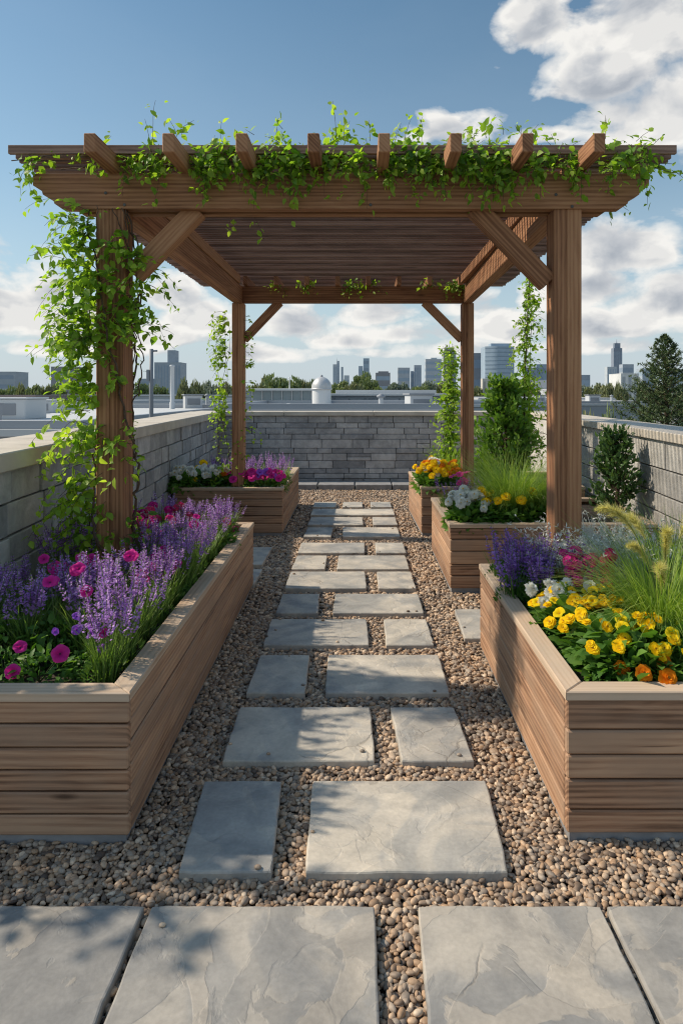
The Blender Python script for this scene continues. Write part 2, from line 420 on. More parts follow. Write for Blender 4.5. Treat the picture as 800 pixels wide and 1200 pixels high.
w = bpy.data.worlds.new('World'); scene.world = w; w.use_nodes = True; nt = w.node_tree; nt.nodes.clear()
wo = nt.nodes.new('ShaderNodeOutputWorld'); bg = nt.nodes.new('ShaderNodeBackground'); nt.links.new(bg.outputs[0], wo.inputs[0])
SKY = .15; bg.inputs[1].default_value = SKY
sky = nt.nodes.new('ShaderNodeTexSky'); sky.sky_type = 'NISHITA'; sky.sun_disc = False
sky.sun_elevation = SUN_EL; d = -tr; sky.sun_rotation = math.atan2(d.x, d.y); sky.air_density = 1.0; sky.dust_density = .3; sky.ozone_density = 1.5
sky.altitude = 0
tc = nt.nodes.new('ShaderNodeTexCoord'); sp = nt.nodes.new('ShaderNodeSeparateXYZ'); nt.links.new(tc.outputs['Generated'], sp.inputs[0])
az = mth(nt, 'ARCTAN2', sp.outputs[0], sp.outputs[1]); el = mth(nt, 'ARCSINE', sp.outputs[2])
def cloud_noise(dx, dy, scale, det, sy=1.5, rough=.58):
    cb = nt.nodes.new('ShaderNodeCombineXYZ')
    nt.links.new(mth(nt, 'ADD', az, dx), cb.inputs[0]); nt.links.new(mth(nt, 'MULTIPLY', mth(nt, 'ADD', el, dy), sy), cb.inputs[1])
    n = N_(nt, 'TexNoise', i_Scale=scale, i_Detail=det, i_Roughness=rough, i_Distortion=.25); n.inputs['Lacunarity'].default_value = 2.1
    nt.links.new(cb.outputs[0], n.inputs[0]); return n.outputs['Fac']
def ae(px, py): return math.atan((px - VX) / F), math.atan((VY - py) / math.hypot(F, px - VX))
# cloud masses, given by where they stand in the sky: azimuth, elevation, radii, weight
CL = [(800, 10, 110, 80, 1.15), (735, 30, 52, 50, 1.0), (715, 95, 66, 36, 1.05), (790, 130, 100, 50, 1.05), (630, 25, 40, 46, 1.05), (655, 158, 70, 12, .6), (585, 78, 26, 10, .3),
      (532, 156, 50, 24, 1.08), (480, 165, 30, 8, .45), (730, 300, 54, 34, 1.1), (690, 340, 60, 30, 1.0), (775, 360, 60, 34, 1.05), (720, 385, 100, 26, .9), (600, 385, 70, 26, .85), (640, 350, 40, 36, .75), (560, 360, 40, 24, .7),
      (10, 365, 70, 44, 1.0), (55, 350, 34, 30, .95), (90, 385, 60, 24, .9), (205, 350, 36, 30, 1.0), (235, 375, 50, 26, .95), (170, 395, 80, 26, .85), (345, 385, 44, 26, 1.0), (395, 400, 60, 18, .85), (440, 370, 44, 24, .95), (480, 392, 60, 20, .9), (520, 410, 70, 18, .8), (300, 415, 80, 16, .75),
      (100, 410, 160, 14, .6), (420, 415, 120, 10, .45), (700, 405, 120, 16, .7), (-120, 330, 120, 60, 1.0), (980, 200, 120, 70, 1.0), (1000, 380, 160, 50, 1.0)]
FILLCL = [(2.2, .5, .4, .22, 1.1), (-2.4, .35, .4, .2, 1.1), (3.0, .3, .4, .15, 1.1)]   # unseen cloud banks, added behind the camera to light the front faces
tot = None
for a0, e0, ra, re, wt in [(*ae(px, py), rx / F, ry / F, wt) for px, py, rx, ry, wt in CL] + FILLCL:
    da = mth(nt, 'DIVIDE', mth(nt, 'SUBTRACT', az, a0), ra); de = mth(nt, 'DIVIDE', mth(nt, 'SUBTRACT', el, e0), re)
    de = mth(nt, 'MULTIPLY', de, mth(nt, 'ADD', mth(nt, 'MULTIPLY', mth(nt, 'LESS_THAN', de, 0), .7), 1))   # flat bases
    q = mth(nt, 'ADD', mth(nt, 'MULTIPLY', da, da), mth(nt, 'MULTIPLY', de, de))
    g = mth(nt, 'MULTIPLY', mth(nt, 'EXPONENT', mth(nt, 'MULTIPLY', q, -.9)), wt)
    tot = g if tot is None else mth(nt, 'MAXIMUM', tot, g)
n1 = cloud_noise(0, 0, 10.5, 9, 1.6, .49); n1b = cloud_noise(-.020, .030, 10.5, 5, 1.6, .45); n2 = cloud_noise(3.1, .4, 4.2, 5)
low = cloud_noise(7, 2, 2.6, 6, 3)
dens0 = mth(nt, 'ADD', mth(nt, 'MULTIPLY', tot, 1.0), mth(nt, 'MULTIPLY', mth(nt, 'MULTIPLY_ADD', n1, 2.3, -1.05), mth(nt, 'MULTIPLY_ADD', mth(nt, 'MINIMUM', mth(nt, 'MULTIPLY', tot, 2.2), 1.0), .75, .25)))
dens = ramp(nt, [(.38, (0, 0, 0)), (.50, (.5, .5, .5)), (.72, (1, 1, 1))], mth(nt, 'MULTIPLY', dens0, 1.0))
# light: left-upper flank of every billow is bright, the thick middle and the base go grey
lit = mth(nt, 'MULTIPLY_ADD', mth(nt, 'SUBTRACT', n1, n1b), 4.2, .62, clamp=True)
thick = ramp(nt, [(.7, (0, 0, 0)), (1.0, (1, 1, 1))], mth(nt, 'ADD', dens0, mth(nt, 'MULTIPLY_ADD', n2, .8, -.4)))
lum = mth(nt, 'SUBTRACT', mth(nt, 'MULTIPLY_ADD', lit, .55, .60), mth(nt, 'MULTIPLY', thick, .30))
ccol = ramp(nt, [(.2, (.36, .40, .46)), (.55, (.58, .60, .63)), (.85, (.83, .82, .80)), (1, (.95, .93, .89))], lum)
cscaled = mixc(nt, 1.0, ccol, (1 / SKY * .98,) * 3, 'MULTIPLY')
# summer haze towards the horizon and faint veil
hz = ramp(nt, [(0, (1, 1, 1)), (.06, (.9, .9, .9)), (.12, (.62, .62, .62)), (.30, (.18, .18, .18)), (.55, (0, 0, 0))], mth(nt, 'DIVIDE', mth(nt, 'ABSOLUTE', el), 1.0))
skyc = mixc(nt, 1.0, sky.outputs[0], (.93, .95, .82), 'MULTIPLY')
hs = N_(nt, 'HueSaturation', i_Saturation=1.12, i_Value=.99); nt.links.new(skyc, hs.inputs['Color'])
zen_fill = ramp(nt, [(.55, (1, 1, 1)), (.95, (1.75, 1.75, 1.7))], el)      # overhead sky boosted out of view, added fill light for shaded parts
skyz = mixc(nt, 1.0, hs.outputs[0], zen_fill, 'MULTIPLY')
skyh = mixc(nt, mth(nt, 'MULTIPLY', hz, .92), skyz, tuple(q / SKY for q in (.53, .61, .70)))
veil = mth(nt, 'MULTIPLY', ramp(nt, [(.45, (0, 0, 0)), (.8, (1, 1, 1))], low), .05)
skyh = mixc(nt, veil, skyh, tuple(q / SKY for q in (.50, .60, .70)))
fin = mixc(nt, mth(nt, 'MULTIPLY', dens, .97), skyh, cscaled)
nt.links.new(fin, bg.inputs[0])

scene.view_settings.view_transform = 'Standard'; scene.view_settings.look = 'None'; scene.view_settings.exposure = 0; scene.view_settings.gamma = 1
scene.render.engine = 'CYCLES'
cy = scene.cycles; cy.filter_width = 1.15; cy.use_denoising = True; cy.max_bounces = 6; cy.diffuse_bounces = 3; cy.glossy_bounces = 2; cy.transmission_bounces = 4; cy.transparent_max_bounces = 8
cy.caustics_reflective = False; cy.caustics_refractive = False; cy.sample_clamp_indirect = 6
#@@GEOM@@

# ------------------------------------------------------------------ roof floor, walls
def lwall(Z): return -1.87 - (Z - 3.35) * .0792
def rwall(Z): return 2.40 + (Z - 4.84) * .0774
BACK = 11.3
def sheet(name, pts, mat, kind='structure'):
    me = bpy.data.meshes.new(name); me.from_pydata(pts, [], [tuple(range(len(pts)))]); me.materials.append(mat)
    return props(link(name, me), kind=kind)
sheet('roof_floor', [(-2.9, -1.5, -.015), (3.2, -1.5, -.015), (3.2, 11.7, -.015), (-2.9, 11.7, -.015)], M['bed'])

def line_wall(label, A, B, out, blk, seed, H=1.3, core=.40, over=.035, hc=(.105, .13, .13, .155, .09), lc=(.22, .58), pv=.007, ct=.075):
    """ashlar parapet: inner face runs A->B, 'out' points away from the garden"""
    rr = random.Random(seed)
    A, B = Vector((*A, 0)), Vector((*B, 0)); d = (B - A); L = d.length; d.normalize()
    o = Vector((-d.y, d.x, 0))
    if o.dot(Vector((*out, 0))) < 0: o = -o
    root = empty('parapet_wall', label, 'wall', A)
    loc = lambda p: p - A
    up = Vector((0, 0, 1)); top = H - ct
    m = MB(); m.plank(loc(A + d * L / 2 + o * (.03 + core / 2) + up * (top / 2 - .01)), d, o, up, L, core, top - .002, .002); m.build('mortar_core', M['mortar'], root)
    m = MB(); z = 0.0; hs = []
    while z < top - .005:
        h = rr.choice(hc)
        if top - z - h < .08: h = top - z
        hs.append(h); z += h
    z = 0
    for h in hs:
        s = -rr.uniform(0, .3)
        while s < L:
            l = rr.uniform(*lc); a, b2 = max(0, s), min(L, s + l)
            if b2 - a > .03:
                pr = rr.uniform(-pv, pv)
                split = lc[1] == .58 and h > .125 and rr.random() < .18
                for (zz, hh) in (((z, h),) if not split else ((z, h * .5), (z + h * .5, h * .5))):
                    m.plank(loc(A + d * (a + b2) / 2 + o * (.035 - pr) + up * (zz + hh / 2)), d, o, up, b2 - a - (.013 if lc[1] != .58 else .009), .07, hh - (.011 if lc[1] != .58 else .007), .005, rr.random())
            s += l
        z += h
    m.build('stone_blocks', M[blk], root)
    n = max(1, round(L / 1.5)); wd = core + .03 + over + .05
    for i in range(n):
        a, b2 = L * i / n, L * (i + 1) / n
        m = MB(); m.plank(loc(A + d * (a + b2) / 2 + o * (wd / 2 - over) + up * (top + ct / 2)), d, o, up, b2 - a - .006, wd, ct, .006); m.build('coping_stone', M['cap'], root)
    return root
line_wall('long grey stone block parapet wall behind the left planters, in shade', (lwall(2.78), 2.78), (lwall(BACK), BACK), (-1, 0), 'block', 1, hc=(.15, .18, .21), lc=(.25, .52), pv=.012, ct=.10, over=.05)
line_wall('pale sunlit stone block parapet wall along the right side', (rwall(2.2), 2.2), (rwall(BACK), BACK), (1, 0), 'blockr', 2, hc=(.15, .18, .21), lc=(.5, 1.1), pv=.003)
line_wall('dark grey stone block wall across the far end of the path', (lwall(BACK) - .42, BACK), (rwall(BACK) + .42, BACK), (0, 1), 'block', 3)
for i in range(4):
    x0 = -1.35 + i * .62
    pl = box('kerb_slab', (x0 + .3, 10.98, .05), (.6, .42, .1), M['plinth'], None, .008, tint=R.random())
    props(pl, ('leftmost', 'second from left', 'third from left', 'rightmost')[i] + ' of the low grey slabs lying along the foot of the far wall', 'slab', 'low slabs at the foot of the far wall', 'thing')

# ------------------------------------------------------------------ stepping stones
STONES = []       # footprints, for the gravel
def stone(label, bl, br, tr_, tl, group, rough=.006, top=.045):
    """slab from four ground corners with slightly irregular rounded edges"""
    c = [Vector((*p, 0)) * .979 for p in (bl, br, tr_, tl)]      # the given corners are where the top face is seen on the ground
    STONES.append([(p.x, p.y) for p in c]); cen = sum(c, Vector()) / 4
    per = []
    for i in range(4):
        a, b2 = c[i], c[(i + 1) % 4]; k = max(4, int((b2 - a).length / .05))
        for j in range(k):
            p = a.lerp(b2, j / k)
            if j: p += (cen - p).normalized() * R.uniform(0, rough)
            else: p += (cen - p).normalized() * .008
            per.append(p - cen)
    t = (R.uniform(0, .12) if group == 'large front paving slabs' else R.uniform(.3, 1)); n = len(per); v = []; f = []  # front slabs get a darker tint: lens darkening put into their colour
    rings = [(0, -.01), (0, top - .007), (.003, top - .002), (.008, top)]
    for inset, z in rings:
        for p in per: q = p - p.normalized() * inset; v.append((q.x, q.y, z))
    for r in range(3):
        for i in range(n): f.append((r * n + i, r * n + (i + 1) % n, (r + 1) * n + (i + 1) % n, (r + 1) * n + i))
    f.append(tuple(range(3 * n, 4 * n)))
    me = bpy.data.meshes.new('paving_slab'); me.from_pydata(v, [], f); me.materials.append(M['slab'])
    a = me.attributes.new('tint', 'FLOAT', 'POINT'); a.data.foreach_set('value', [t] * len(v))
    props(link('stepping_stone', me, None, cen), label, 'stepping stone', group, 'thing')
G = 'stepping stones of the garden path'
rows = [  # near depth, far depth, spans
    (2.156, 2.672, [(-.614, -.298, -.65, -.327), (-.193, .49, -.208, .514)]),
    (2.81, 3.30, [(-.61, .06, -.625, .045), (.17, .49, .14, .47)]),
    (3.45, 3.96, [(-.62, -.30, -.62, -.315), (-.20, .47, -.21, .47)]),
    (4.11, 4.59, [(-.63, .05, -.645, .035), (.15, .46, .15, .455)]),
    (4.71, 5.17, [(-.63, -.317, -.635, -.335), (-.217, .453, -.215, .45)]),
    (5.31, 5.82, [(-.636, .04, -.64, .03), (.133, .447, .13, .44)]),
    (5.90, 6.40, [(-.645, -.334, -.64, -.34), (-.233, .435, -.235, .43)]),
    (6.50, 6.95, [(-.65, .03, -.65, .03), (.137, .45, .135, .44)]),
    (7.24, 7.75, [(-.657, -.343, -.65, -.34), (-.22, .43, -.23, .425)]),
    (7.90, 8.40, [(-.667, .02, -.66, .01), (.135, .4375, .13, .43)]),
    (8.53, 9.00, [(-.685, .44, -.68, .43)]),
    (9.14, 9.57, [(-.70, -.37, -.70, -.37), (-.277, .01, -.28, .01), (.12, .42, .12, .42)])]
ords = ['first', 'second', 'third', 'fourth', 'fifth', 'sixth', 'seventh', 'eighth', 'ninth', 'tenth', 'eleventh', 'twelfth']
for i, (z0, z1, sp_) in enumerate(rows):
    for j, (a, b2, a1, b1) in enumerate(sp_):
        wide = 'wide' if b2 - a > .5 else 'small'
        if len(sp_) == 1: lab = 'single long path slab filling the eleventh row counted from the front'
        elif len(sp_) == 3: lab = f"{('left', 'middle', 'right')[j]} small slab of the farthest path row, which has three slabs"
        else: lab = f"{wide} grey path slab on the {('left', 'right')[j]} of the {ords[i]} stepping row from the front"
        stone(lab, (a, z0), (b2, z0), (b1, z1), (a1, z1), G)
stone('small grey slab half hidden behind the far end of the near left planter', (-1.18, 5.42), (-.90, 5.42), (-.90, 5.9), (-1.18, 5.9), 'slabs beside the planters')
stone('shaded grey slab in front of the far left planter', (-1.2, 6.05), (-.93, 6.05), (-.93, 6.75), (-1.2, 6.75), 'slabs beside the planters')
stone('grey slab tucked between the two nearest right planters', (.665, 4.22), (1.0, 4.22), (1.0, 4.8), (.68, 4.8), 'slabs beside the planters')
GS = 'large front paving slabs'
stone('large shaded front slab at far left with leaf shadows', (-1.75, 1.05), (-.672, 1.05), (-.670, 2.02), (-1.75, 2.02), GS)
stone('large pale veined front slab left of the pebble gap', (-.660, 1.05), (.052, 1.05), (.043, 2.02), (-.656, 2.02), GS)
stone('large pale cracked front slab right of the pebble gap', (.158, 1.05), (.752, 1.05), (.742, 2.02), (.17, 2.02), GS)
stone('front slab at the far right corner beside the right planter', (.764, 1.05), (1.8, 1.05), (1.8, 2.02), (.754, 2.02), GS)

# ------------------------------------------------------------------ planters
def inset(q, d):
    c = [Vector(p) for p in q]; n = len(c); out = []
    for i in range(n):
        p0, p1, p2 = c[i - 1], c[i], c[(i + 1) % n]
        e1 = (p1 - p0).normalized(); e2 = (p2 - p1).normalized()
        n1 = Vector((-e1.y, e1.x)); n2 = Vector((-e2.y, e2.x))
        b2 = (n1 + n2).normalized(); out.append(p1 + b2 * (d / max(.3, b2.dot(n1))))
    return out
PLANTERS = []
def planter(label, q, H=.55, npl=5):
    """q: front-left, front-right, back-right, back-left on the ground (counter-clockwise)"""
    PLANTERS.append(q)
    o = Vector((sum(p[0] for p in q) / 4, sum(p[1] for p in q) / 4, 0))
    root = empty('wooden_planter', label, 'planter', o, group='wooden planter boxes')
    Q = [Vector((p[0] - o.x, p[1] - o.y)) for p in q]; up = Vector((0, 0, 1))
    def vert(poly, z0, z1, name, mat, hole=None):
        n = len(poly); v = [(p.x, p.y, z0) for p in poly] + [(p.x, p.y, z1) for p in poly]
        f = [(i, (i + 1) % n, n + (i + 1) % n, n + i) for i in range(n)] + [tuple(range(n, 2 * n))]
        me = bpy.data.meshes.new(name); me.from_pydata(v, [], f); me.materials.append(mat); return link(name, me, root)
    vert(inset(Q, .012), 0, .05, 'plinth', M['plinth'])
    zb, zt = .042, H - .032; ph = (zt - zb) / npl
    for i, nm in enumerate(('front_panel', 'side_panel', 'back_panel', 'side_panel')):
        a, b2 = Q[i], Q[(i + 1) % 4]; e = (b2 - a); L = e.length; e.normalize(); inn = Vector((-e.y, e.x))
        m = MB()
        hs = [ph * R.uniform(.86, 1.14) for _ in range(npl)]; sc = (zt - zb) / sum(hs); z = zb
        for h in hs:
            h *= sc; tk = .032; end = 0.0 if i in (0, 2) else tk + .001
            cc = (a + b2) / 2 + inn * (tk / 2 + R.uniform(-.0015, .0015))
            m.plank((cc.x, cc.y, z + h / 2), (e.x, e.y, 0), (inn.x, inn.y, 0), up, L - 2 * end - R.uniform(0, .003), tk, h - .006, .005); z += h
        m.build(nm, M['deck'], root)
    # inner lining box so that no light shows through the joints
    vert(inset(Q, .036), .04, H - .06, 'soil', M['soil'])
    O = inset(Q, -.006); I = inset(Q, .078)
    for i in range(4):
        a, b2, c, d2 = O[i], O[(i + 1) % 4], I[(i + 1) % 4], I[i]
        e = (b2 - a).normalized(); g = .0012
        a = a + e * g; d2 = d2 + e * g; b2 = b2 - e * g; c = c - e * g
        m = MB(); m.uv_face = []; ou = R.uniform(0, 40); tt = R.random()
        z0, z1 = H - .031, H
        def face(pts):
            bb = len(m.v); m.v += [tuple(p) for p in pts]; m.t += [tt] * len(pts); m.f.append(tuple(range(bb, bb + len(pts)))); m.sm.append(False); m.mi.append(0)
            for p in pts:
                w2 = Vector((p[0], p[1])); m.uv_face.append((w2.dot(e) + ou, w2.dot(Vector((-e.y, e.x))) + p[2] + ou))
        P4 = [a, b2, c, d2]; iq = inset(P4, .004)
        face([(p.x, p.y, z1) for p in iq])
        for k in range(4):
            p, r = P4[k], P4[(k + 1) % 4]; pi, ri = iq[k], iq[(k + 1) % 4]
            face([(p.x, p.y, z0), (r.x, r.y, z0), (r.x, r.y, z1 - .004), (p.x, p.y, z1 - .004)])
            face([(p.x, p.y, z1 - .004), (r.x, r.y, z1 - .004), (ri.x, ri.y, z1), (pi.x, pi.y, z1)])
        face([(p.x, p.y, z0) for p in reversed(P4)])
        m.build('rim_board', M['rim'], root)
    return root
P_NL = [(-1.74, 2.285), (-.822, 2.285), (-.891, 5.33), (-1.97, 5.33)]
P_NR = [(.725, 2.296), (2.12, 2.296), (2.26, 4.02), (.73, 4.02)]
P_MR = [(.705, 5.2), (2.36, 5.2), (2.46, 6.54), (.70, 6.54)]
P_FR = [(.665, 7.28), (2.5, 7.28), (2.62, 8.75), (.63, 8.75)]
P_FL = [(-2.12, 7.28), (-.89, 7.28), (-.91, 9.35), (-2.28, 9.35)]
planter('long shaded wooden planter in the left foreground full of lavender', P_NL, .55, 6)
planter('wooden planter in the right foreground with yellow flowers and plumed grass', P_NR, .55, 5)
planter('middle right wooden planter with a fountain of green grass', P_MR, .56, 5)
planter('farthest right wooden planter with orange and yellow flowers', P_FR, .56, 5)
planter('far left wooden planter with white and magenta flowers', P_FL, .55, 5)
SOIL = .49

# ------------------------------------------------------------------ gravel
def inquad(q, X, Y, grow=0.0):
    q = [tuple(p) for p in inset(q, -grow)] if grow else q
    ok = np.ones(len(X), bool)
    for i in range(4):
        a, b2 = q[i], q[(i + 1) % 4]
        ok &= ((b2[0] - a[0]) * (Y - a[1]) - (b2[1] - a[1]) * (X - a[0])) >= 0
    return ok
def ico(sub):
    import bmesh
    bm = bmesh.new(); bmesh.ops.create_icosphere(bm, subdivisions=sub, radius=1)
    V = np.array([v.co[:] for v in bm.verts]); T = np.array([[v.index for v in f.verts] for f in bm.faces]); bm.free(); return V, T
def gravel():
    nb = NPB()
    for z0, z1, sp_, sub, layers in ((1.02, 2.75, .0172, 2, 2), (2.75, 4.6, .0205, 2, 2), (4.6, 7.4, .025, 2, 1), (7.4, 10.9, .033, 1, 1)):
        for lay in range(layers):
            xs = np.arange(-2.6, 2.7, sp_); ys = np.arange(z0, z1, sp_)
            X, Y = np.meshgrid(xs, ys); X = X.ravel() + NR.uniform(-.5, .5, X.size) * sp_; Y = Y.ravel() + NR.uniform(-.5, .5, Y.size) * sp_
            keep = (X > -1.87 - (Y - 3.35) * .0792 + .01) & (X < 2.4 + (Y - 4.84) * .0774 - .01)
            px = X / Y * F + VX; keep &= (px > -130) & (px < 930)
            for q in STONES: keep &= ~inquad(q, X, Y, -.006)
            for q in PLANTERS: keep &= ~inquad(q, X, Y, -.01)
            X, Y = X[keep], Y[keep]; n = len(X)
            V, T = ico(sub)
            r = sp_ * NR.uniform(.36, .74, n) * np.where(NR.random(n) < .08, 1.25, 1)
            S = np.stack([r * NR.uniform(.95, 1.45, n), r * NR.uniform(.75, 1.05, n), r * NR.uniform(.5, .8, n)], 1)
            k = NR.normal(0, 1.6, (n, 3)); ph = NR.uniform(0, 6.3, n)
            W = V[None] * (1 + .13 * np.sin(np.einsum('vk,nk->nv', V, k) + ph[:, None]))[..., None]
            W = W * S[:, None]
            tx = NR.normal(0, .35, n); a = NR.uniform(0, 6.283, n)
            c, s = np.cos(tx)[:, None], np.sin(tx)[:, None]
            y2 = W[..., 1] * c - W[..., 2] * s; z2 = W[..., 1] * s + W[..., 2] * c
            c, s = np.cos(a)[:, None], np.sin(a)[:, None]
            x3 = W[..., 0] * c - y2 * s; y3 = W[..., 0] * s + y2 * c
            zc = (NR.uniform(.000, .010, n) if lay == 0 else NR.uniform(.008, .020, n))
            O = np.stack([x3 + X[:, None], y3 + Y[:, None], z2 + zc[:, None]], 2).reshape(-1, 3)
            TT = (T[None] + (np.arange(n) * len(V))[:, None, None]).reshape(-1, 3)
            nb.add(O, TT, np.repeat(NR.random(n), len(V)))
    # strays kicked up onto the slabs
    V, T = ico(2)
    for _ in range(46):
        q = R.choice(STONES); e = R.randrange(4); p = Vector(q[e]).lerp(Vector(q[(e + 1) % 4]), R.random()); cq = sum((Vector(a) for a in q), Vector((0, 0))) / 4
        p = p.lerp(cq, R.uniform(.04, .3) ** 1.3); k = R.uniform(.004, .010)
        nb.add(V * np.array([k * 1.3, k, k * .7]) + np.array([p.x, p.y, .045 + k * .55]), T, R.random())
    me = nb.mesh('gravel', M['pebble'], True)
    props(link('gravel', me), 'rounded tan and grey pebbles covering the roof between slabs and planters', 'gravel', kind='stuff')
gravel()

# ------------------------------------------------------------------ pergola
ZF, ZR = 3.707, 7.45; SF, SR = F / ZF, F / ZR
pg = empty('pergola', 'open brown timber pergola with slatted roof standing over the path', 'pergola', (0, 0, 0))
PW = .155
posts = {('l', 'f'): (gx(135, ZF), ZF), ('r', 'f'): (gx(660, ZF), ZF), ('l', 'r'): (gx(280, ZR), ZR), ('r', 'r'): (gx(547, ZR), ZR)}
for (s, d_), (x, y) in posts.items():
    zt = 2.64; pw = PW if d_ == 'f' else .135
    m = MB()   # two laminations per post, as in built-up timber
    up = (0, 0, 1)
    m.plank((x - pw * .27, y, zt / 2), up, (1, 0, 0), (0, 1, 0), zt, pw * .46, pw, .005)
    m.plank((x + pw * .235, y, zt / 2), up, (1, 0, 0), (0, 1, 0), zt, pw * .53, pw * .985, .005)
    m.build('post', M['pine'], pg)
def beam(Z, x0, x1, z0, z1, tk, name='beam'):
    h = z1 - z0
    poly = [(x0, z1), (x0, z1 - h * .34), (x0 + .05, z1 - h * .5), (x0 + .055, z1 - h * .6), (x0 + .115, z1 - h * .78), (x0 + .12, z1 - h * .86), (x0 + .16, z0)]
    poly = [(x, z) for x, z in poly] + [(x1 - (x - x0), z) for x, z in reversed(poly)]
    return prism(name, list(reversed(poly)), Z - tk / 2, Z + tk / 2, M['pine'], pg)
BB, BT = 2.636, 2.832
beam(ZF - .055, gx(48, ZF), gx(752, ZF), BB, BT, .065); beam(ZF + .05, gx(62, ZF), gx(738, ZF), BB - .002, BT - .004, .06)
beam(ZR, gx(262, ZR), gx(566, ZR), BB + .01, BT, .10)
for x in (gx(135, ZF), gx(660, ZF)):
    xr = gx(280, ZR) if x < 0 else gx(547, ZR)
    a, b2 = Vector((x, ZF + .09, 0)), Vector((xr, ZR - .055, 0)); e = (b2 - a).normalized(); m = MB()
    c = (a + b2) / 2; m.plank((c.x, c.y, (BB + BT) / 2 - .002), e, (-e.y, e.x, 0), (0, 0, 1), (b2 - a).length, .10, BT - BB - .006, .005); m.build('side_beam', M['pine'], pg)
def brace(p, q, y, wd=.105, tk=.085):
    p, q = Vector((p[0], y, p[1])), Vector((q[0], y, q[1])); e = (q - p).normalized(); m = MB()
    m.plank((p + q) / 2, e, (0, 1, 0), e.cross(Vector((0, 1, 0))), (q - p).length, tk, wd, .004); m.build('brace', M['pine'], pg)
zz = lambda py, S: EYE + (VY - py) / S
brace((gx(158, ZF), zz(322, SF)), (gx(232, ZF), zz(246, SF)), ZF)
brace((gx(641, ZF), zz(332, SF)), (gx(556, ZF), zz(244, SF)), ZF)
brace((gx(286, ZR), zz(398, SR)), (gx(328, ZR), zz(354, SR)), ZR, .095, .07)
brace((gx(541, ZR), zz(398, SR)), (gx(497, ZR), zz(354, SR)), ZR, .095, .07)
# rafters: tails over the front beam and over the rear beam
tips = [105, 197, 283, 367, 450, 534, 618, 702]
Zt = 3.30; St = F / Zt
for i, px in enumerate(tips):
    x = gx(px, Zt); L = 1.12
    m = MB(); m.plank((x, Zt + L / 2, BT + .049), (0, 1, 0), (1, 0, 0), (0, 0, 1), L, .060, .098, .004); m.build('rafter', M['pine'], pg)
for i in range(8):
    x = gx(290 + i * 35.3, ZR)
    m = MB(); m.plank((x, ZR + .12, BT + .049), (0, 1, 0), (1, 0, 0), (0, 0, 1), .55, .05, .096, .004); m.build('rafter', M['pine'], pg)
ns = 62
for i in range(ns):
    y = 3.60 + i * (8.02 - 3.60) / (ns - 1) + (R.uniform(-.006, .006) if i else 0); m = MB()
    xa, xb = gx(20, 3.7) + R.uniform(-.012, .012), gx(783, 3.7) + R.uniform(-.012, .012)
    z = BT + .099 + (.013 if i > 1 else .025)
    if i > 6 and y < 7.05: z -= .0
    m.plank(((xa + xb) / 2, y, z), (1, 0, 0), (0, 1, 0), (0, 0, 1), xb - xa, .023, .024 if i > 1 else .048, .002, R.uniform(0, .35) if (i // 2) % 2 else R.uniform(.6, 1)); m.build('roof_slat', M['slat'], pg)
# purlins that carry the slats on the side beams
for x in (gx(135, ZF) + .02, gx(660, ZF) - .02):
    m = MB(); m.plank((x, 5.83, BT + .05), (0, 1, 0), (1, 0, 0), (0, 0, 1), 2.8, .07, .096, .004); m.build('purlin', M['pine'], pg)
# bolt heads on the front beam
for px, py in ((124, 226), (146, 240), (651, 228), (670, 242), (434, 240)):
    V, T = ico(2); V = V * np.array([.009, .006, .009]) + np.array([gx(px, ZF - .09), ZF - .089, EYE + (VY - py) / F * (ZF - .09)]); link('bolt', tri_mesh('bolt', V, T, M['mortar'], np.full(len(V), .5), True), pg)


# ------------------------------------------------------------------ flowers
def radial(nb, n, r0, r1, z0, lift, wid, size, tint, mi=0, jit=.15, tv=PET_V, tt=PET_T, cen=(0, 0, 0)):
    a = np.linspace(0, 2 * PI, n, endpoint=False) + NR.uniform(-jit, jit, n) + NR.uniform(0, 6)
    P = np.stack([np.cos(a) * r0, np.sin(a) * r0, np.full(n, z0)], 1) + np.array(cen)
    D = np.stack([np.cos(a), np.sin(a), np.full(n, lift) + NR.uniform(-.12, .12, n)], 1)
    N = np.tile([[0, 0, 1.0]], (n, 1)) - D * .2
    V, T, t = scatter(tv, tt, P, D, N, np.full(n, size) * NR.uniform(.88, 1.1, n), np.clip(tint + NR.uniform(-.25, .25, n), 0, 1), np.full(n, wid))
    nb.add(V, T, t, mi)
def ball(rx, rz, z, sub=2):
    V, T = ico(sub); return V * np.array([rx, rx, rz]) + np.array([0, 0, z]), T
FLOW = {}
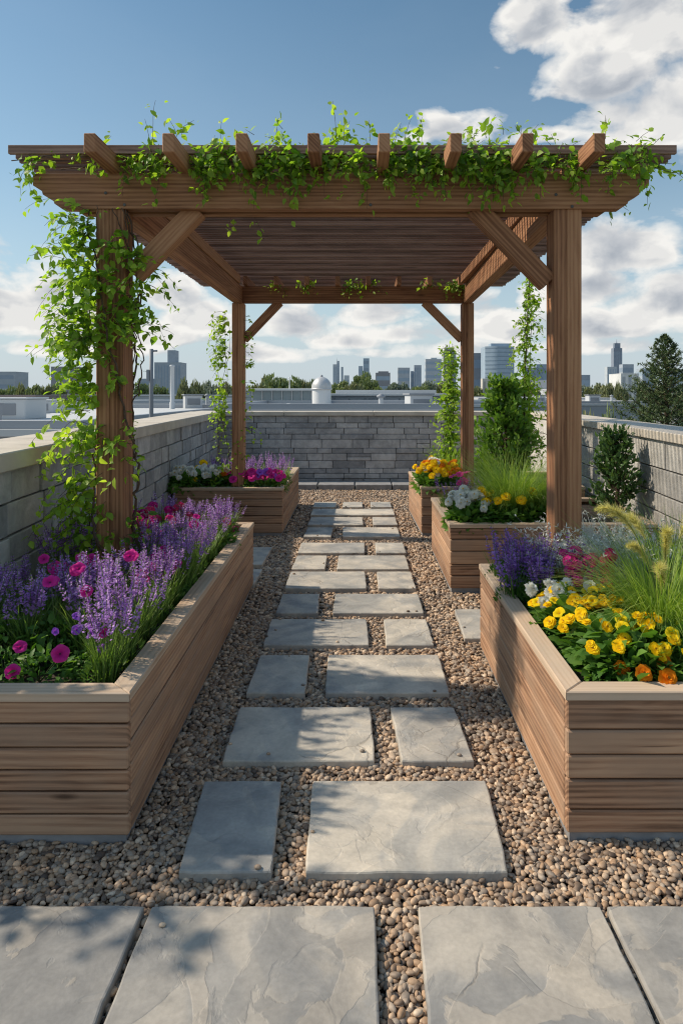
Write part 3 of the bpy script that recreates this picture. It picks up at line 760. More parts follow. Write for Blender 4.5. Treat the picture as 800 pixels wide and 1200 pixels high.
def flower_mesh(kind, mat, var, centre):
    nb = NPB()
    if kind == 'double':        # ranunculus / double viola: cupped rings
        radial(nb, 9, .05, .5, .0, .15, 1.35, .46, .35); radial(nb, 8, .04, .4, .05, .45, 1.3, .40, .55); radial(nb, 7, .03, .3, .09, .9, 1.25, .30, .7); radial(nb, 5, .015, .2, .11, 1.6, 1.2, .2, .9)
        cr, cz = .075, .16
    elif kind == 'flat':        # petunia / pansy: five fused lobes with a throat
        k = 30; rings = [(0.04, -.14), (.12, -.05), (.26, .05), (.40, .07), (.50, .03)]
        a = np.linspace(0, 2 * PI, k, endpoint=False); V = []
        ph = NR.uniform(0, 6)
        for j, (r, z) in enumerate(rings):
            lob = 1 + (.11 * np.abs(np.cos(2.5 * a + ph)) - .06) * (j / 4) ** 1.5
            V.append(np.stack([np.cos(a) * r * lob, np.sin(a) * r * lob, z + .035 * np.sin(7 * a + ph) * (j / 4) ** 2 + .03 * np.cos(5 * a) * (j / 4)], 1))
        V = np.concatenate(V); T = []
        for j in range(4):
            for i in range(k): p, q = j * k + i, j * k + (i + 1) % k; T += [(p, q, q + k), (p, q + k, p + k)]
        t = np.concatenate([np.full(k, v) for v in (.1, .25, .5, .65, .85)]) + NR.uniform(-.06, .06, 5 * k)
        nb.add(V, np.array(T), np.clip(t, 0, 1)); cr, cz = .06, -.09
    elif kind == 'pom':         # white mum
        for j, (n, z, lf, s) in enumerate(((13, 0, -.1, .46), (13, .05, .25, .44), (11, .10, .6, .38), (9, .14, 1.1, .30), (6, .17, 2.2, .22))): radial(nb, n, .05, 0, z, lf, .85, s, .4 + .12 * j)
        cr, cz = .07, .25
    elif kind == 'cluster':     # geranium / phlox head
        for d in rdir(17, -.15, 1): 
            c = d * np.array([.36, .36, .28]); q = NPB(); radial(q, 5, .01, 0, 0, .15, 1.5, .17, .5)
            V = np.concatenate(q.V); n = d / np.linalg.norm(d); X, Y, Zz = frames(np.array([[n[1] + .01, -n[0], .3]]), n[None]);
            # local axes -> world with z along n
            zx = n; yx = Y[0] - zx * np.dot(Y[0], zx); yx /= np.linalg.norm(yx); xx = np.cross(yx, zx)
            V = V @ np.stack([xx, yx, zx]) + c; T = []
            b2 = 0
            for vv, tt2 in zip(q.V, q.T): T.append(tt2)
            nb.add(V, np.concatenate(T), np.clip(np.concatenate(q.t) + NR.uniform(-.2, .2), 0, 1))
        cr, cz = .05, .05
    me = nb.mesh('flower', M[mat])
    V, T = ball(cr, cr * .6, cz); mc = tri_mesh('flower_centre', V, T, M[centre], np.full(len(V), .5), True)
    return me, mc
for key, kind, mat, cen in (('yellow', 'double', 'yellow', 'centre'), ('orange', 'double', 'orange', 'centre'), ('magenta', 'flat', 'magenta', 'dcentre'), ('violet', 'flat', 'violet', 'dcentre'),
                            ('white', 'pom', 'white', 'yellow'), ('geranium', 'cluster', 'magenta', 'dcentre'), ('crimson', 'cluster', 'crimson', 'dcentre'), ('goldviola', 'flat', 'yellow', 'centre')):
    FLOW[key] = [flower_mesh(kind, mat, v, cen) for v in range(3)]
def put_flower(parent, kind, loc, size, face=(0, -.5, 1), centre=True):
    me, mc = R.choice(FLOW[kind])
    f = Vector(face) + Vector((R.gauss(0, .3), R.gauss(0, .3), R.gauss(0, .12)))
    q = f.to_track_quat('Z', 'Y').to_euler()
    o = link('flower', me, parent, loc, q, size * R.uniform(.85, 1.15))
    if centre: link('flower_centre', mc, o)
    return o

# bushy leaf mounds under the flowers
def mound_mesh(rad, hgt, n, ls, mat, seed=0):
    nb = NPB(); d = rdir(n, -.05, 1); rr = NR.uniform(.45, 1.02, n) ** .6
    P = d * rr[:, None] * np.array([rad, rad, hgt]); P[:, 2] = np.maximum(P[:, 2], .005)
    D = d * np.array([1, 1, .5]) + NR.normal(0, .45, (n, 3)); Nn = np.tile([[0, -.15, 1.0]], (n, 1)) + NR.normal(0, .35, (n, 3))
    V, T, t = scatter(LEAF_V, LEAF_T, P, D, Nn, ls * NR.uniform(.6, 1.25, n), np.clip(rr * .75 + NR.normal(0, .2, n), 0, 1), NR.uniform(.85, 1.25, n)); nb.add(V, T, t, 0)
    for k in range(9):
        a = R.uniform(0, 6.28); e = np.array([math.cos(a) * rad * .6, math.sin(a) * rad * .6, hgt * .8]); pth = np.linspace(0, 1, 5)[:, None] * e + np.array([0, 0, 0])
        V, T = tube(pth, .0025, 4); nb.add(V, T, .4, 1)
    return nb.mesh('foliage', [M[mat], M['stem']])
MOUND = {}
for nm, a in {'broad': (.14, .16, 150, .075, 'leaf'), 'small': (.13, .13, 230, .038, 'leaf'), 'dark': (.13, .11, 260, .034, 'leaf')}.items():
    MOUND[nm] = [mound_mesh(*a) for _ in range(4)]
def bedding(name, label, cat, x, y, mound, sc, flowers, group, face=(0, -.6, 1), z=SOIL, spread=.14, top=.155):
    root = empty(name, label, cat, (x, y, z), R.uniform(0, 6.28) * 0, group)
    link('foliage', R.choice(MOUND[mound]), root, None, (0, 0, R.uniform(0, 6.28)), (sc, sc, sc * R.uniform(.9, 1.1)))
    for kind, n, size in flowers:
        for _ in range(n):
            a = R.uniform(0, 6.28); r = spread * sc * math.sqrt(R.random()); hh = top * sc * (1 - .35 * (r / (spread * sc)) ** 2) + R.uniform(-.015, .035)
            lx, ly = math.cos(a) * r, math.sin(a) * r
            put_flower(root, kind, (lx, ly, hh), size, (face[0] + lx * 3, face[1] + ly * 2, face[2]))
    return root

# lavender --------------------------------------------------------------
def spike_mesh(mat, H, head, fat, nfl, seed):
    nb = NPB(); bend = NR.normal(0, .035, 2)
    t = np.linspace(0, 1, 6); path = np.stack([bend[0] * t ** 2, bend[1] * t ** 2, H * t], 1)
    V, T = tube(path, .0016, 4); nb.add(V, T, .6, 1)
    n = nfl; u = NR.random(n); u = np.where(u < .08, u - .25, u)          # a few florets below the head
    u = np.floor(u * 8) / 8 + NR.normal(0, .022, n)
    z = H - head * (1 - u); a = NR.uniform(0, 6.28, n); prof = fat * np.clip(1.15 - .75 * np.clip(u, 0, 1) ** 2, .25, 1.2)
    tz = z / H; P = np.stack([bend[0] * tz ** 2 + np.cos(a) * prof * .3, bend[1] * tz ** 2 + np.sin(a) * prof * .3, z], 1)
    D = np.stack([np.cos(a), np.sin(a), NR.uniform(.3, 1.1, n)], 1); Nn = np.stack([-np.cos(a) * .5, -np.sin(a) * .5, np.ones(n)], 1) + NR.normal(0, .3, (n, 3))
    V, T, tt = scatter(DIA_V, DIA_T, P, D, Nn, prof * NR.uniform(.7, 1.25, n), np.clip(NR.normal(.5, .27, n), 0, 1), np.full(n, 1.1)); nb.add(V, T, tt, 0)
    return nb.mesh('flower_spike', [M[mat], M['stem']])
SPIKES = {'lav': [spike_mesh('lav', R.uniform(.37, .46), R.uniform(.10, .16), .016, 62, i) for i in range(8)],
          'salvia': [spike_mesh('salvia', R.uniform(.30, .38), R.uniform(.15, .20), .019, 78, i) for i in range(6)]}
def lav_foliage(n, lo, hi, mat):
    nb = NPB(); a = NR.uniform(0, 6.28, n); r = NR.uniform(0, .06, n); base = np.stack([np.cos(a) * r, np.sin(a) * r, np.zeros(n)], 1)
    V, T, P = blades(base, a + NR.normal(0, .5, n), NR.uniform(lo, hi, n), NR.uniform(.1, .6, n), NR.uniform(0, .2, n), NR.uniform(.004, .008, n))
    nb.add(V, T, np.repeat(np.clip(NR.normal(.45, .25, n), 0, 1), 12) + np.tile(np.linspace(-.3, .25, 12), n)); 
    m2 = 120; d = rdir(m2, 0, 1); P = d * np.array([.09, .09, .12]); V, T, t = scatter(DIA_V, DIA_T, P, d + np.array([0, 0, .6]), rdir(m2), NR.uniform(.03, .05, m2), NR.uniform(0, .6, m2), np.full(m2, .45)); nb.add(V, T, t)
    return nb.mesh('foliage', M[mat])
LAVF = [lav_foliage(150, .16, .33, 'lav_leaf') for _ in range(5)]; SALF = [lav_foliage(110, .12, .24, 'leaf') for _ in range(3)]
def lavender(label, x, y, kind='lav', n=13, sc=1.0, group=None, name='lavender_plant', cat='lavender', lean=(0, 0)):
    root = empty(name, label, cat, (x, y, SOIL), 0, group)
    link('foliage', R.choice(LAVF if kind == 'lav' else SALF), root, None, (0, 0, R.uniform(0, 6.28)), sc)
    for _ in range(n):
        a = R.uniform(0, 6.28); r = .09 * math.sqrt(R.random()) * sc; k = r / .09 * .38
        link('flower_spike', R.choice(SPIKES[kind]), root, (math.cos(a) * r * .6, math.sin(a) * r * .6, 0), (-math.sin(a) * k + R.gauss(0, .06) - lean[1], math.cos(a) * k + R.gauss(0, .06) + lean[0], R.uniform(0, 6.28)), sc * R.uniform(.8, 1.1))
    return root

# near left planter ------------------------------------------------------
LG = 'lavender plants massed in the near left planter'
n = 0
for Z in np.arange(2.50, 5.25, .215):
    xr = -.985 - (Z - 2.3) * .02; xl = max(lwall(Z) + .2, -(VX / F) * Z - .12)
    k = max(1, int(round((xr - xl) / .225)))
    for j in range(k + 1):
        x = xr - (xr - xl) * j / max(1, k) + R.uniform(-.05, .05) * (j > 0); y = Z + R.uniform(-.06, .06)
        if abs(x + 1.41) < .19 and abs(y - 3.7) < .24: continue
        if Z < 2.6 and x < -1.12: continue                                   # low petunias in the front corner
        if 4.1 < y < 5.0 and x < -1.12 and R.random() < .65: continue        # pink flowers behind the post
        if 3.2 < y < 3.7 and x < -1.15 and R.random() < .5: continue
        lavender('pale purple lavender in the mass filling the long near left planter', x, y, 'lav', R.randint(16, 21), R.uniform(.76, .98) * (1 if y < 4 else .86), LG, lean=(.10 if j == 0 else 0, 0)); n += 1
PG = 'magenta petunias in the near left planter'
def atx(px, py, Z, h): return gx(px, Z)
fr = empty('petunia_plant', 'magenta petunia with three open blooms at the front corner of the left planter', 'petunia', (-1.24, 2.50, SOIL), 0, PG)
link('foliage', MOUND['dark'][0], fr, None, None, 1.0)
link('foliage', MOUND['dark'][1], fr, (-.17, .06, 0), None, .85)
for px, py, Z, s in ((15, 787, 2.42, .062), (71, 766, 2.46, .060), (24, 758, 2.5, .050)): put_flower(fr, 'magenta', pt(px, py, Z) - Vector(fr.location), s, (.3, -1, .35))
f2 = empty('petunia_plant', 'single bright pink petunia bloom among the lavender stems at front', 'petunia', (-1.04, 2.56, SOIL), 0, PG)
link('foliage', MOUND['dark'][2], f2, None, None, .6); put_flower(f2, 'magenta', pt(122, 742, 2.5) - Vector(f2.location), .045, (0, -.8, .8))
vi = empty('viola_plant', 'small violet viola showing between the front lavender stems', 'viola', (-1.12, 2.62, SOIL), 0)
link('foliage', MOUND['dark'][3], vi, None, None, .6)
for px, py, Z in ((90, 722, 2.6), (108, 734, 2.55), (107, 743, 2.55), (90, 738, 2.56), (65, 740, 2.56), (120, 760, 2.5)): put_flower(vi, 'violet', pt(px, py, Z) - Vector(vi.location), .034, (.1, -.9, .6))
for px, py, Z, k, lab in ((165, 668, 3.35, 3, 'magenta flowers in shade beside the left pergola post, nearest cluster'), (207, 655, 3.55, 5, 'bright magenta flowers just right of the left pergola post base'), (232, 662, 3.5, 3, 'magenta flower cluster close to the inner rim of the left planter'),
                         (85, 665, 3.3, 6, 'magenta flowers against the wall left of the pergola post')):
    p = pt(px, py, Z); p.x = min(p.x, -1.06); g_ = empty('petunia_plant', lab, 'petunia', (p.x, p.y, SOIL), 0, PG); link('foliage', R.choice(MOUND['small']), g_, None, None, .9)
    for _ in range(k): put_flower(g_, 'magenta', (R.uniform(-.09, .09), R.uniform(-.07, .07), p.z - SOIL + R.uniform(-.05, .05)), .062, (.3, -.7, .7))
for px, py, Z, lab in ((168, 604, 4.55, 'pink geranium beside the post at the back of the left planter'), (192, 600, 4.75, 'pink geranium in the middle of the row at the back of the left planter'), (214, 598, 4.9, 'pink geranium at the far back rim of the left planter'),
                       (182, 616, 4.3, 'deep pink geranium in front of the back row in the left planter'), (246, 614, 4.75, 'pink geranium among lavender toward the back inner rim'), (276, 612, 4.95, 'small pink geranium at the far inner corner of the left planter')):
    p = pt(px, py, Z); p.x = min(p.x, -1.08); g_ = empty('geranium_plant', lab, 'geranium', (p.x, p.y, SOIL), 0, 'pink geraniums at the back of the near left planter'); link('foliage', R.choice(MOUND['small']), g_, None, None, 1.15)
    for _ in range(5 if px < 240 else 2): put_flower(g_, R.choice(('geranium', 'crimson')), (R.uniform(-.12, .12), R.uniform(-.08, .08), p.z - SOIL + R.uniform(-.07, .05)), .085, (.2, -.5, .8))
PX = [(158, 655), (176, 668), (212, 655), (172, 684), (232, 660), (60, 655), (82, 650), (92, 668), (70, 676), (205, 690), (246, 640), (196, 640), (226, 610), (205, 606), (178, 604), (160, 612), (190, 614), (244, 616), (268, 606), (150, 606), (118, 700)]
for i, (px, py) in enumerate(PX):
    Z = max(590 / (py - VY), 1.07 * F / (VX - px)); Z = min(Z, 5.1); p = pt(px, py, Z); p.z = max(p.z, .60)
    g_ = empty('petunia_plant', 'magenta petunia blooms rising above the lavender of the near left planter', 'petunia', (p.x, p.y, SOIL), 0, 'tall magenta petunias among the lavender'); hh = p.z - SOIL
    link('foliage', R.choice(MOUND['small']), g_, None, (0, 0, R.uniform(0, 6)), (.5, .5, 1.2))
    for j in range(R.choice((1, 2, 2, 3))):
        dx, dy, dz = R.uniform(-.06, .06), R.uniform(-.05, .05), R.uniform(-.05, .03); put_flower(g_, R.choice(('magenta', 'magenta', 'geranium', 'crimson') if Z > 3.6 else ('magenta',)), (dx, dy, hh + dz), .054, (.2, -.8, .7)); V, T = tube([(0, 0, 0), (dx * .6, dy * .6, hh * .6), (dx, dy + .01, hh + dz - .01)], .002, 4); nb = NPB(); nb.add(V, T, .5); link('stalk', nb.mesh('stalk', M['stem']), g_)
for x, y in ((-1.55, 3.45), (-1.25, 3.5), (-1.6, 3.95), (-1.25, 3.95), (-1.5, 4.35), (-1.2, 4.3), (-1.75, 3.0), (-1.3, 2.75), (-1.5, 2.75), (-1.05, 4.6)):
    g_ = empty('leafy_plant', 'low dark green leafy filler plant between the lavenders in the left planter', 'leafy plant', (x, y, SOIL), 0, 'dark leafy fillers in the near left planter'); link('foliage', R.choice(MOUND['small']), g_, None, (0, 0, R.uniform(0, 6)), 1.25)

# far left planter -------------------------------------------------------
FG = 'white mum mounds in the far left planter'
for px, lab in ((212, 'white mum mound nearest the wall in the far left planter'), (232, 'white mum mound in the middle of the three in the far left planter'), (252, 'white mum mound next to the orange flowers in the far left planter')):
    x = gx(px, 7.5); bedding('mum_plant', lab, 'mum', x, 7.5, 'broad', 1.15, (('white', 22, .075),), FG, (.1, -.8, .7), top=.23)
for px, py, s, lab in ((197, 556, .12, 'yellow flower at the wall end of the far left planter'), (239, 543, .11, 'yellow flower above the white mums')):
    p = pt(px, py, 7.62); g_ = empty('marigold_plant', lab, 'marigold', (p.x, p.y, SOIL), 0, 'yellow marigolds of the far left planter'); link('foliage', R.choice(MOUND['broad']), g_, None, None, 1.2); put_flower(g_, 'yellow', (0, -.02, p.z - SOIL), s, (.2, -.8, .6)); put_flower(g_, 'yellow', (-.08, .02, p.z - SOIL - .06), s * .8, (.2, -.8, .6))
bedding('marigold_plant', 'low yellow marigold spilling over the wall end of the far left planter', 'marigold', -2.03, 7.42, 'broad', 1.1, (('yellow', 4, .08),), 'yellow marigolds of the far left planter', top=.12)
bedding('marigold_plant', 'orange flowers between the white mums and magenta petunias', 'marigold', gx(272, 7.55), 7.55, 'small', 1.0, (('orange', 5, .075), ('magenta', 3, .08)), None, top=.19)
for px, lab in ((286, 'magenta petunias left of centre in the far left planter'), (298, 'magenta petunias right of the far left pergola post'), (322, 'magenta petunias at the inner corner of the far left planter'), (310, 'violet petunias between two magenta ones in the far left planter')):
    bedding('petunia_plant', lab, 'petunia', gx(px, 7.46), 7.46, 'small', 1.05, (('violet' if px == 310 else 'magenta', 10, .085),), 'petunias of the far left planter', (.1, -.8, .6), top=.2)
for px, Z in ((250, 7.8), (262, 7.75), (276, 7.8), (290, 7.62), (318, 7.6), (330, 7.6), (291, 7.75), (303, 7.7), (315, 7.72), (327, 7.75), (334, 8.0), (300, 8.1), (318, 8.15), (284, 8.2), (258, 8.2), (332, 8.5), (310, 8.6)):
    lavender('pale purple lavender in the group behind the petunias of the far left planter', gx(px, Z), Z, 'lav', 9, .85, 'lavender in the far left planter')

# near right planter ------------------------------------------------------
YG = 'yellow flowering plants in the near right planter'
ys = [((.99, 2.99), 8, 'yellow double flowers next to the white ones by the inner rim'), ((1.02, 3.02), 6, 'yellow double flowers in front of the magenta geranium'), ((1.0, 2.80), 8, 'bright yellow flowers leaning over the inner rim of the right planter'),
      ((1.06, 2.84), 6, 'yellow flower mound in the middle of the right planter'), ((1.12, 3.02), 3, 'yellow flowers at the foot of the plumed grass'), ((1.03, 2.60), 6, 'yellow flowers with broad leaves near the front inner rim'), ((1.14, 2.58), 4, 'yellow flowers with broad leaves at the centre front'), ((1.19, 2.62), 3, 'yellow flowers under the grass at the right edge')]
for (x, y), k, lab in ys: bedding('ranunculus_plant', lab, 'ranunculus', x, y, 'broad', 1.08, (('yellow', k + 1, .053), ('goldviola', 5, .050), ('yellow', 6, .040)), YG, (0, -.6, 1), top=.175, spread=.19)
for (x, y), k, lab in (((1.03, 2.5), 3, 'low leafy plant with two small orange blooms at the front rim'), ((1.09, 2.47), 4, 'orange marigolds at the front rim of the right planter'), ((1.22, 2.52), 4, 'orange marigolds at the right edge of the picture')):
    bedding('marigold_plant', lab, 'marigold', x, y, 'broad', .9, (('orange', k, .066),), 'orange marigolds in the near right planter', (0, -.9, .7), top=.11)
for (px, py, Z), lab in (((623, 706, 3.0), 'white mum at the inner rim below the purple salvia'), ((652, 700, 3.02), 'white mum beside the first yellow flowers'), ((640, 693, 3.15), 'white mum right under the purple salvia spikes'), ((690, 694, 3.15), 'white blooms peeping out among yellow flowers')):
    p = pt(px, py, Z); p.x = max(p.x, .86) + (.07 if px in (652, 690) else 0); g_ = empty('mum_plant', lab, 'mum', (p.x, p.y, SOIL), 0, 'white mums in the near right planter'); link('foliage', R.choice(MOUND['broad']), g_, None, None, .62)
    for j in range(4 if px < 680 else 2): put_flower(g_, 'white', (-.07 + .05 * j + R.uniform(-.015, .015), R.uniform(-.07, .07), p.z - SOIL + .03 + R.uniform(-.04, .03)), .064, (0, -.7, .8))
for x, y in ((.80, 3.42), (.90, 3.3), (.86, 3.62), (.98, 3.5), (1.05, 3.72), (.82, 3.78), (1.10, 3.45), (.94, 3.72)):
    lavender('dark purple salvia in the clump at the far inner corner of the right planter', x, y, 'salvia', 13, .92, 'purple salvia clump in the near right planter', 'salvia_plant', 'salvia')
for (px, py, Z), lab in (((684, 672, 3.12), 'magenta geranium in front of the silver foliage'), ((706, 668, 3.15), 'red pink geranium beside the grass'), ((670, 664, 3.25), 'magenta geranium touching the salvia')):
    p = pt(px, py, Z); g_ = empty('geranium_plant', lab, 'geranium', (p.x, p.y, SOIL), 0, 'geraniums in the near right planter'); link('foliage', R.choice(MOUND['small']), g_, None, None, 1.2)
    for j in range(6): put_flower(g_, 'geranium' if px < 700 else 'crimson', (R.uniform(-.08, .08), R.uniform(-.06, .06), p.z - SOIL + R.uniform(-.04, .07)), .085, (-.1, -.6, .8))
for x, y in ((.97, 3.12), (.98, 2.68), (1.0, 2.54), (1.3, 2.6), (1.3, 3.1), (1.15, 3.15), (1.05, 3.2), (.97, 3.28)):
    g_ = empty('leafy_plant', 'low bright leafy filler between the flowers of the near right planter', 'leafy plant', (x, y, SOIL), 0, 'leafy fillers in the near right planter'); link('foliage', R.choice(MOUND['broad']), g_, None, (0, 0, R.uniform(0, 6)), .85)
# silver plant
nb = NPB(); n = 520; a = NR.uniform(0, 6.28, n); r = NR.uniform(0, .09, n); base = np.stack([np.cos(a) * r, np.sin(a) * r, np.zeros(n)], 1)
V, T, P = blades(base, a + NR.normal(0, .4, n), NR.uniform(.2, .4, n), NR.uniform(.2, .85, n), NR.uniform(0, .3, n), NR.uniform(.003, .006, n))
nb.add(V, T, np.repeat(NR.uniform(.2, 1, n), 12)); Q = P[:, 2:].reshape(-1, 3); Q = np.repeat(Q, 4, 0); d = rdir(len(Q)) + np.array([0, 0, .5])
V, T, t = scatter(DIA_V, DIA_T, Q, d, rdir(len(Q)), NR.uniform(.012, .026, len(Q)), NR.uniform(.2, 1, len(Q)), np.full(len(Q), .5)); nb.add(V, T, t)
SIL = nb.mesh('foliage', M['silver'])
for (x, y), lab in (((1.22, 3.62), 'silvery feathery plant right of the near right post'), ((1.42, 3.72), 'silvery feathery plant behind the plumed grass'), ((1.36, 3.42), 'silvery feathery plant between geraniums and plumed grass')):
    g_ = empty('silver_plant', lab, 'silver plant', (x, y, SOIL), 0, 'silver foliage plants'); link('foliage', SIL, g_, None, (0, 0, R.uniform(0, 6)), R.uniform(.95, 1.1))
# ornamental grasses
def grass(label, x, y, n, L, lean, w, group=None, plumes=(), z=SOIL, rad=.10):
    root = empty('ornamental_grass', label, 'ornamental grass', (x, y, z), 0, group); nb = NPB()
    a = NR.uniform(0, 6.28, n); r = rad * np.sqrt(NR.random(n)); base = np.stack([np.cos(a) * r, np.sin(a) * r, np.zeros(n)], 1)
    V, T, P = blades(base, a + NR.normal(0, .45, n), L * NR.uniform(.6, 1.1, n), lean * NR.uniform(.25, 1.25, n), NR.uniform(.05, .62, n), w * NR.uniform(.6, 1.2, n), 8, NR.normal(0, .07, n))
    nb.add(V, T, np.clip(np.repeat(NR.normal(.42, .22, n), 16) + np.tile(np.linspace(-.25, .3, 16), n), 0, 1)); link('blades', nb.mesh('blades', M['grass']), root)
    for tip, hd, fat in plumes:
        tip = np.asarray(tip, float) - np.array([x, y, z]); nb = NPB(); t = np.linspace(0, 1, 22)[:, None]
        c1 = np.array([tip[0] * .12, tip[1] * .12, tip[2] * .62]); c2 = np.array([tip[0] * .5, tip[1] * .5, tip[2] * 1.06])
        path = 3 * (1 - t) ** 2 * t * c1 + 3 * (1 - t) * t * t * c2 + t ** 3 * tip
        V, T = tube(path, .0022, 4); nb.add(V, T, .6, 1)
        m2 = 1100; L0 = np.linalg.norm(np.diff(path, axis=0), axis=1).sum(); u = 1 - NR.random(m2) * hd / L0
        P = np.stack([np.interp(u, t[:, 0], path[:, k]) for k in range(3)], 1); Tn = np.gradient(path, axis=0); tg = np.stack([np.interp(u, t[:, 0], Tn[:, k]) for k in range(3)], 1); tg /= np.linalg.norm(tg, axis=1, keepdims=True)
        o = rdir(m2); pr = np.sin(np.clip((1 - u) * L0 / hd, 0.02, 1) * PI * .93 + .15) ** .6
        V, T, tt = scatter(HAIR_V, HAIR_T, P, tg * .85 + o * .75, rdir(m2), fat * pr * NR.uniform(.6, 1.25, m2), NR.uniform(0, 1, m2), np.full(m2, 1.3)); nb.add(V, T, tt, 0)
        link('plume', nb.mesh('plume', [M['plume'], M['stem']]), root)
    return root
GP = [tuple(pt(px, py, Z)) for px, py, Z in ((698, 597, 2.75), (730, 606, 2.9), (772, 668, 2.6), (782, 625, 2.7), (822, 600, 2.8), (735, 640, 2.8))]
grass('tall feathery grass with pale yellow plumes in the near right planter', 1.30, 2.80, 1300, .56, .80, .0034, None, [(GP[0], .34, .046), (GP[1], .26, .040), (GP[2], .30, .048), (GP[3], .30, .046), (GP[4], .30, .044), (GP[5], .24, .036)])
grass('second fine green grass behind the plumed one, against the right frame edge', 1.62, 3.3, 900, .60, .7, .0034)
# middle right planter -----------------------------------------------------
grass('big fountain of fine green grass in the middle right planter', 1.30, 5.62, 1700, .70, .80, .0042, None, rad=.14)
grass('fine green grass beside the fountain grass, near the wide post', 1.58, 5.6, 600, .5, .6, .005, None, rad=.1)
MG = 'white and yellow bedding plants of the middle right planter'
for (px, Z), fl, lab in (((522, 5.36), (('white', 6, .078),), 'white mum at the inner front corner of the middle right planter'), ((538, 5.45), (('white', 12, .08),), 'white mum mound second from the corner of the middle right planter'), ((556, 5.5), (('yellow', 6, .066), ('white', 5, .078)), 'yellow and white flowers mixed in the middle right planter'),
                         ((572, 5.48), (('yellow', 6, .066),), 'yellow flowers left of the fountain grass'), ((600, 5.38), (('yellow', 2, .085),), 'two yellow blooms in front of the fountain grass'), ((585, 5.36), (), 'green leafy plant without flowers in the middle right planter'), ((622, 5.38), (('yellow', 1, .08),), 'leafy plant with one yellow bloom beside the post'), ((545, 5.34), (), 'green leafy plant at the front rim under the white mums'), ((565, 5.34), (), 'green leafy plant at the front rim under the yellow flowers'), ((640, 5.4), (), 'leafy plant right behind the near right post')):
    bedding('bedding_plant', lab, 'bedding plant', max(gx(px, Z), .875), Z + .05, 'broad', 1.1, [(k_, int(n_ * 1.7 + .5), s_) for k_, n_, s_ in fl], MG, (-.2, -.8, .8), top=.25)
bedding('bedding_plant', 'magenta bloom behind the white mums of the middle right planter', 'bedding plant', gx(550, 6.1), 6.1, 'small', 1.4, (('magenta', 5, .08),), None, top=.3)
for px, Z in ((524, 6.0), (535, 6.2), (545, 5.9), (560, 6.1)): lavender('slender lavender behind the white mums of the middle right planter', gx(px, Z), Z, 'lav', 6, .8, 'lavender in the middle right planter')
# far right planter ----------------------------------------------------------
for (px, Z), fl, lab in (((486, 7.5), (('yellow', 6, .09), ('white', 6, .065)), 'yellow and white flowers at the inner corner of the farthest right planter'), ((494, 7.75), (('orange', 7, .10), ('crimson', 2, .1)), 'orange blooms at the top left of the farthest right planter'), ((503, 7.45), (('yellow', 8, .085), ('orange', 2, .08)), 'yellow flower mound in the farthest right planter'),
                         ((518, 7.5), (('orange', 5, .085), ('yellow', 5, .085)), 'mixed orange and yellow flowers in the farthest right planter'), ((532, 7.5), (('crimson', 2, .09), ('orange', 3, .085), ('yellow', 3, .08)), 'orange and red flowers beside the far right pergola post'), ((510, 7.9), (('white', 9, .065), ('yellow', 4, .09)), 'white and yellow flowers behind in the farthest right planter'), ((482, 8.1), (('yellow', 5, .09),), 'yellow flowers along the inner rim of the farthest right planter')):
    bedding('bedding_plant', lab, 'bedding plant', max(gx(px, Z), .82), Z, 'broad', 1.2, [(k_, int(n_ * 1.5 + .5), s_) for k_, n_, s_ in fl], 'flower mounds of the farthest right planter', (-.2, -.8, .8), top=.25)
grass('small bright grass tuft behind the orange flowers', gx(528, 8.2), 8.2, 500, .55, .75, .007, None)
grass('bright grass tuft right of the far right pergola post', gx(572, 7.9), 7.9, 500, .6, .7, .007, None)

# ------------------------------------------------------------------ shrubs, bushes
def shrub(name, label, x, y, z0, H, rad, n_sh, ls, mat, per=16, cone=.55, name_cat='shrub', pos=None, up=.9):
    root = empty(name, label, name_cat, (x, y, z0), 0); nb = NPB(); tk = NPB()
    V, T = tube([(0, 0, -.03), (.01, 0, H * .35), (0, .01, H * .9)], [.022, .016, .006], 6); tk.add(V, T, .5)
    for k in range(n_sh):
        u = (k + R.random()) / n_sh; zb = H * (.04 + .86 * u); rr = rad * (1 - cone * u) * (.75 + .45 * R.random()) * min(1, .55 + 2.2 * u)
        a = R.uniform(0, 6.28); e = np.array([math.cos(a) * rr, math.sin(a) * rr, zb + rr * up * R.uniform(.5, 1.1)]); s0 = np.array([0, 0, zb]); tt = np.linspace(0, 1, 6)[:, None]
        path = s0 + (e - s0) * tt + np.array([0, 0, 1]) * (tt ** 2 - tt) * rr * .35
        V, T = tube(path, np.linspace(.005, .0015, 6), 4); tk.add(V, T, .5)
        m2 = per; w2 = NR.uniform(.25, 1.05, m2); P = s0 + (e - s0) * w2[:, None] + NR.normal(0, ls * .35, (m2, 3)); P[:, 2] += (w2 ** 2 - w2) * rr * .35
        D = (e - s0)[None] / max(rr, .01) * .7 + rdir(m2) * .8 + np.array([0, 0, .35])
        V, T, t = scatter(LEAF_V, LEAF_T, P, D, rdir(m2) + np.array([-.3, -.3, .8]), ls * NR.uniform(.6, 1.25, m2), np.clip(.15 + .55 * w2 + NR.normal(0, .18, m2), 0, 1), np.full(m2, 1.0)); nb.add(V, T, t)
    link('trunk', tk.mesh('trunk', M['bark']), root); link('foliage', nb.mesh('foliage', M[mat]), root); return root
shrub('evergreen_shrub', 'dark upright evergreen shrub in front of the sunny right wall', gx(722, 5.7), 5.7, SOIL, .83, .25, 95, .055, 'shrub', 17, .66)
shrub('leafy_bush', 'dense tapering green bush below the vine covered stake on the right', gx(591, 7.85), 7.85, SOIL, 1.35, .42, 170, .075, 'bushl', 20, .66, up=.8)

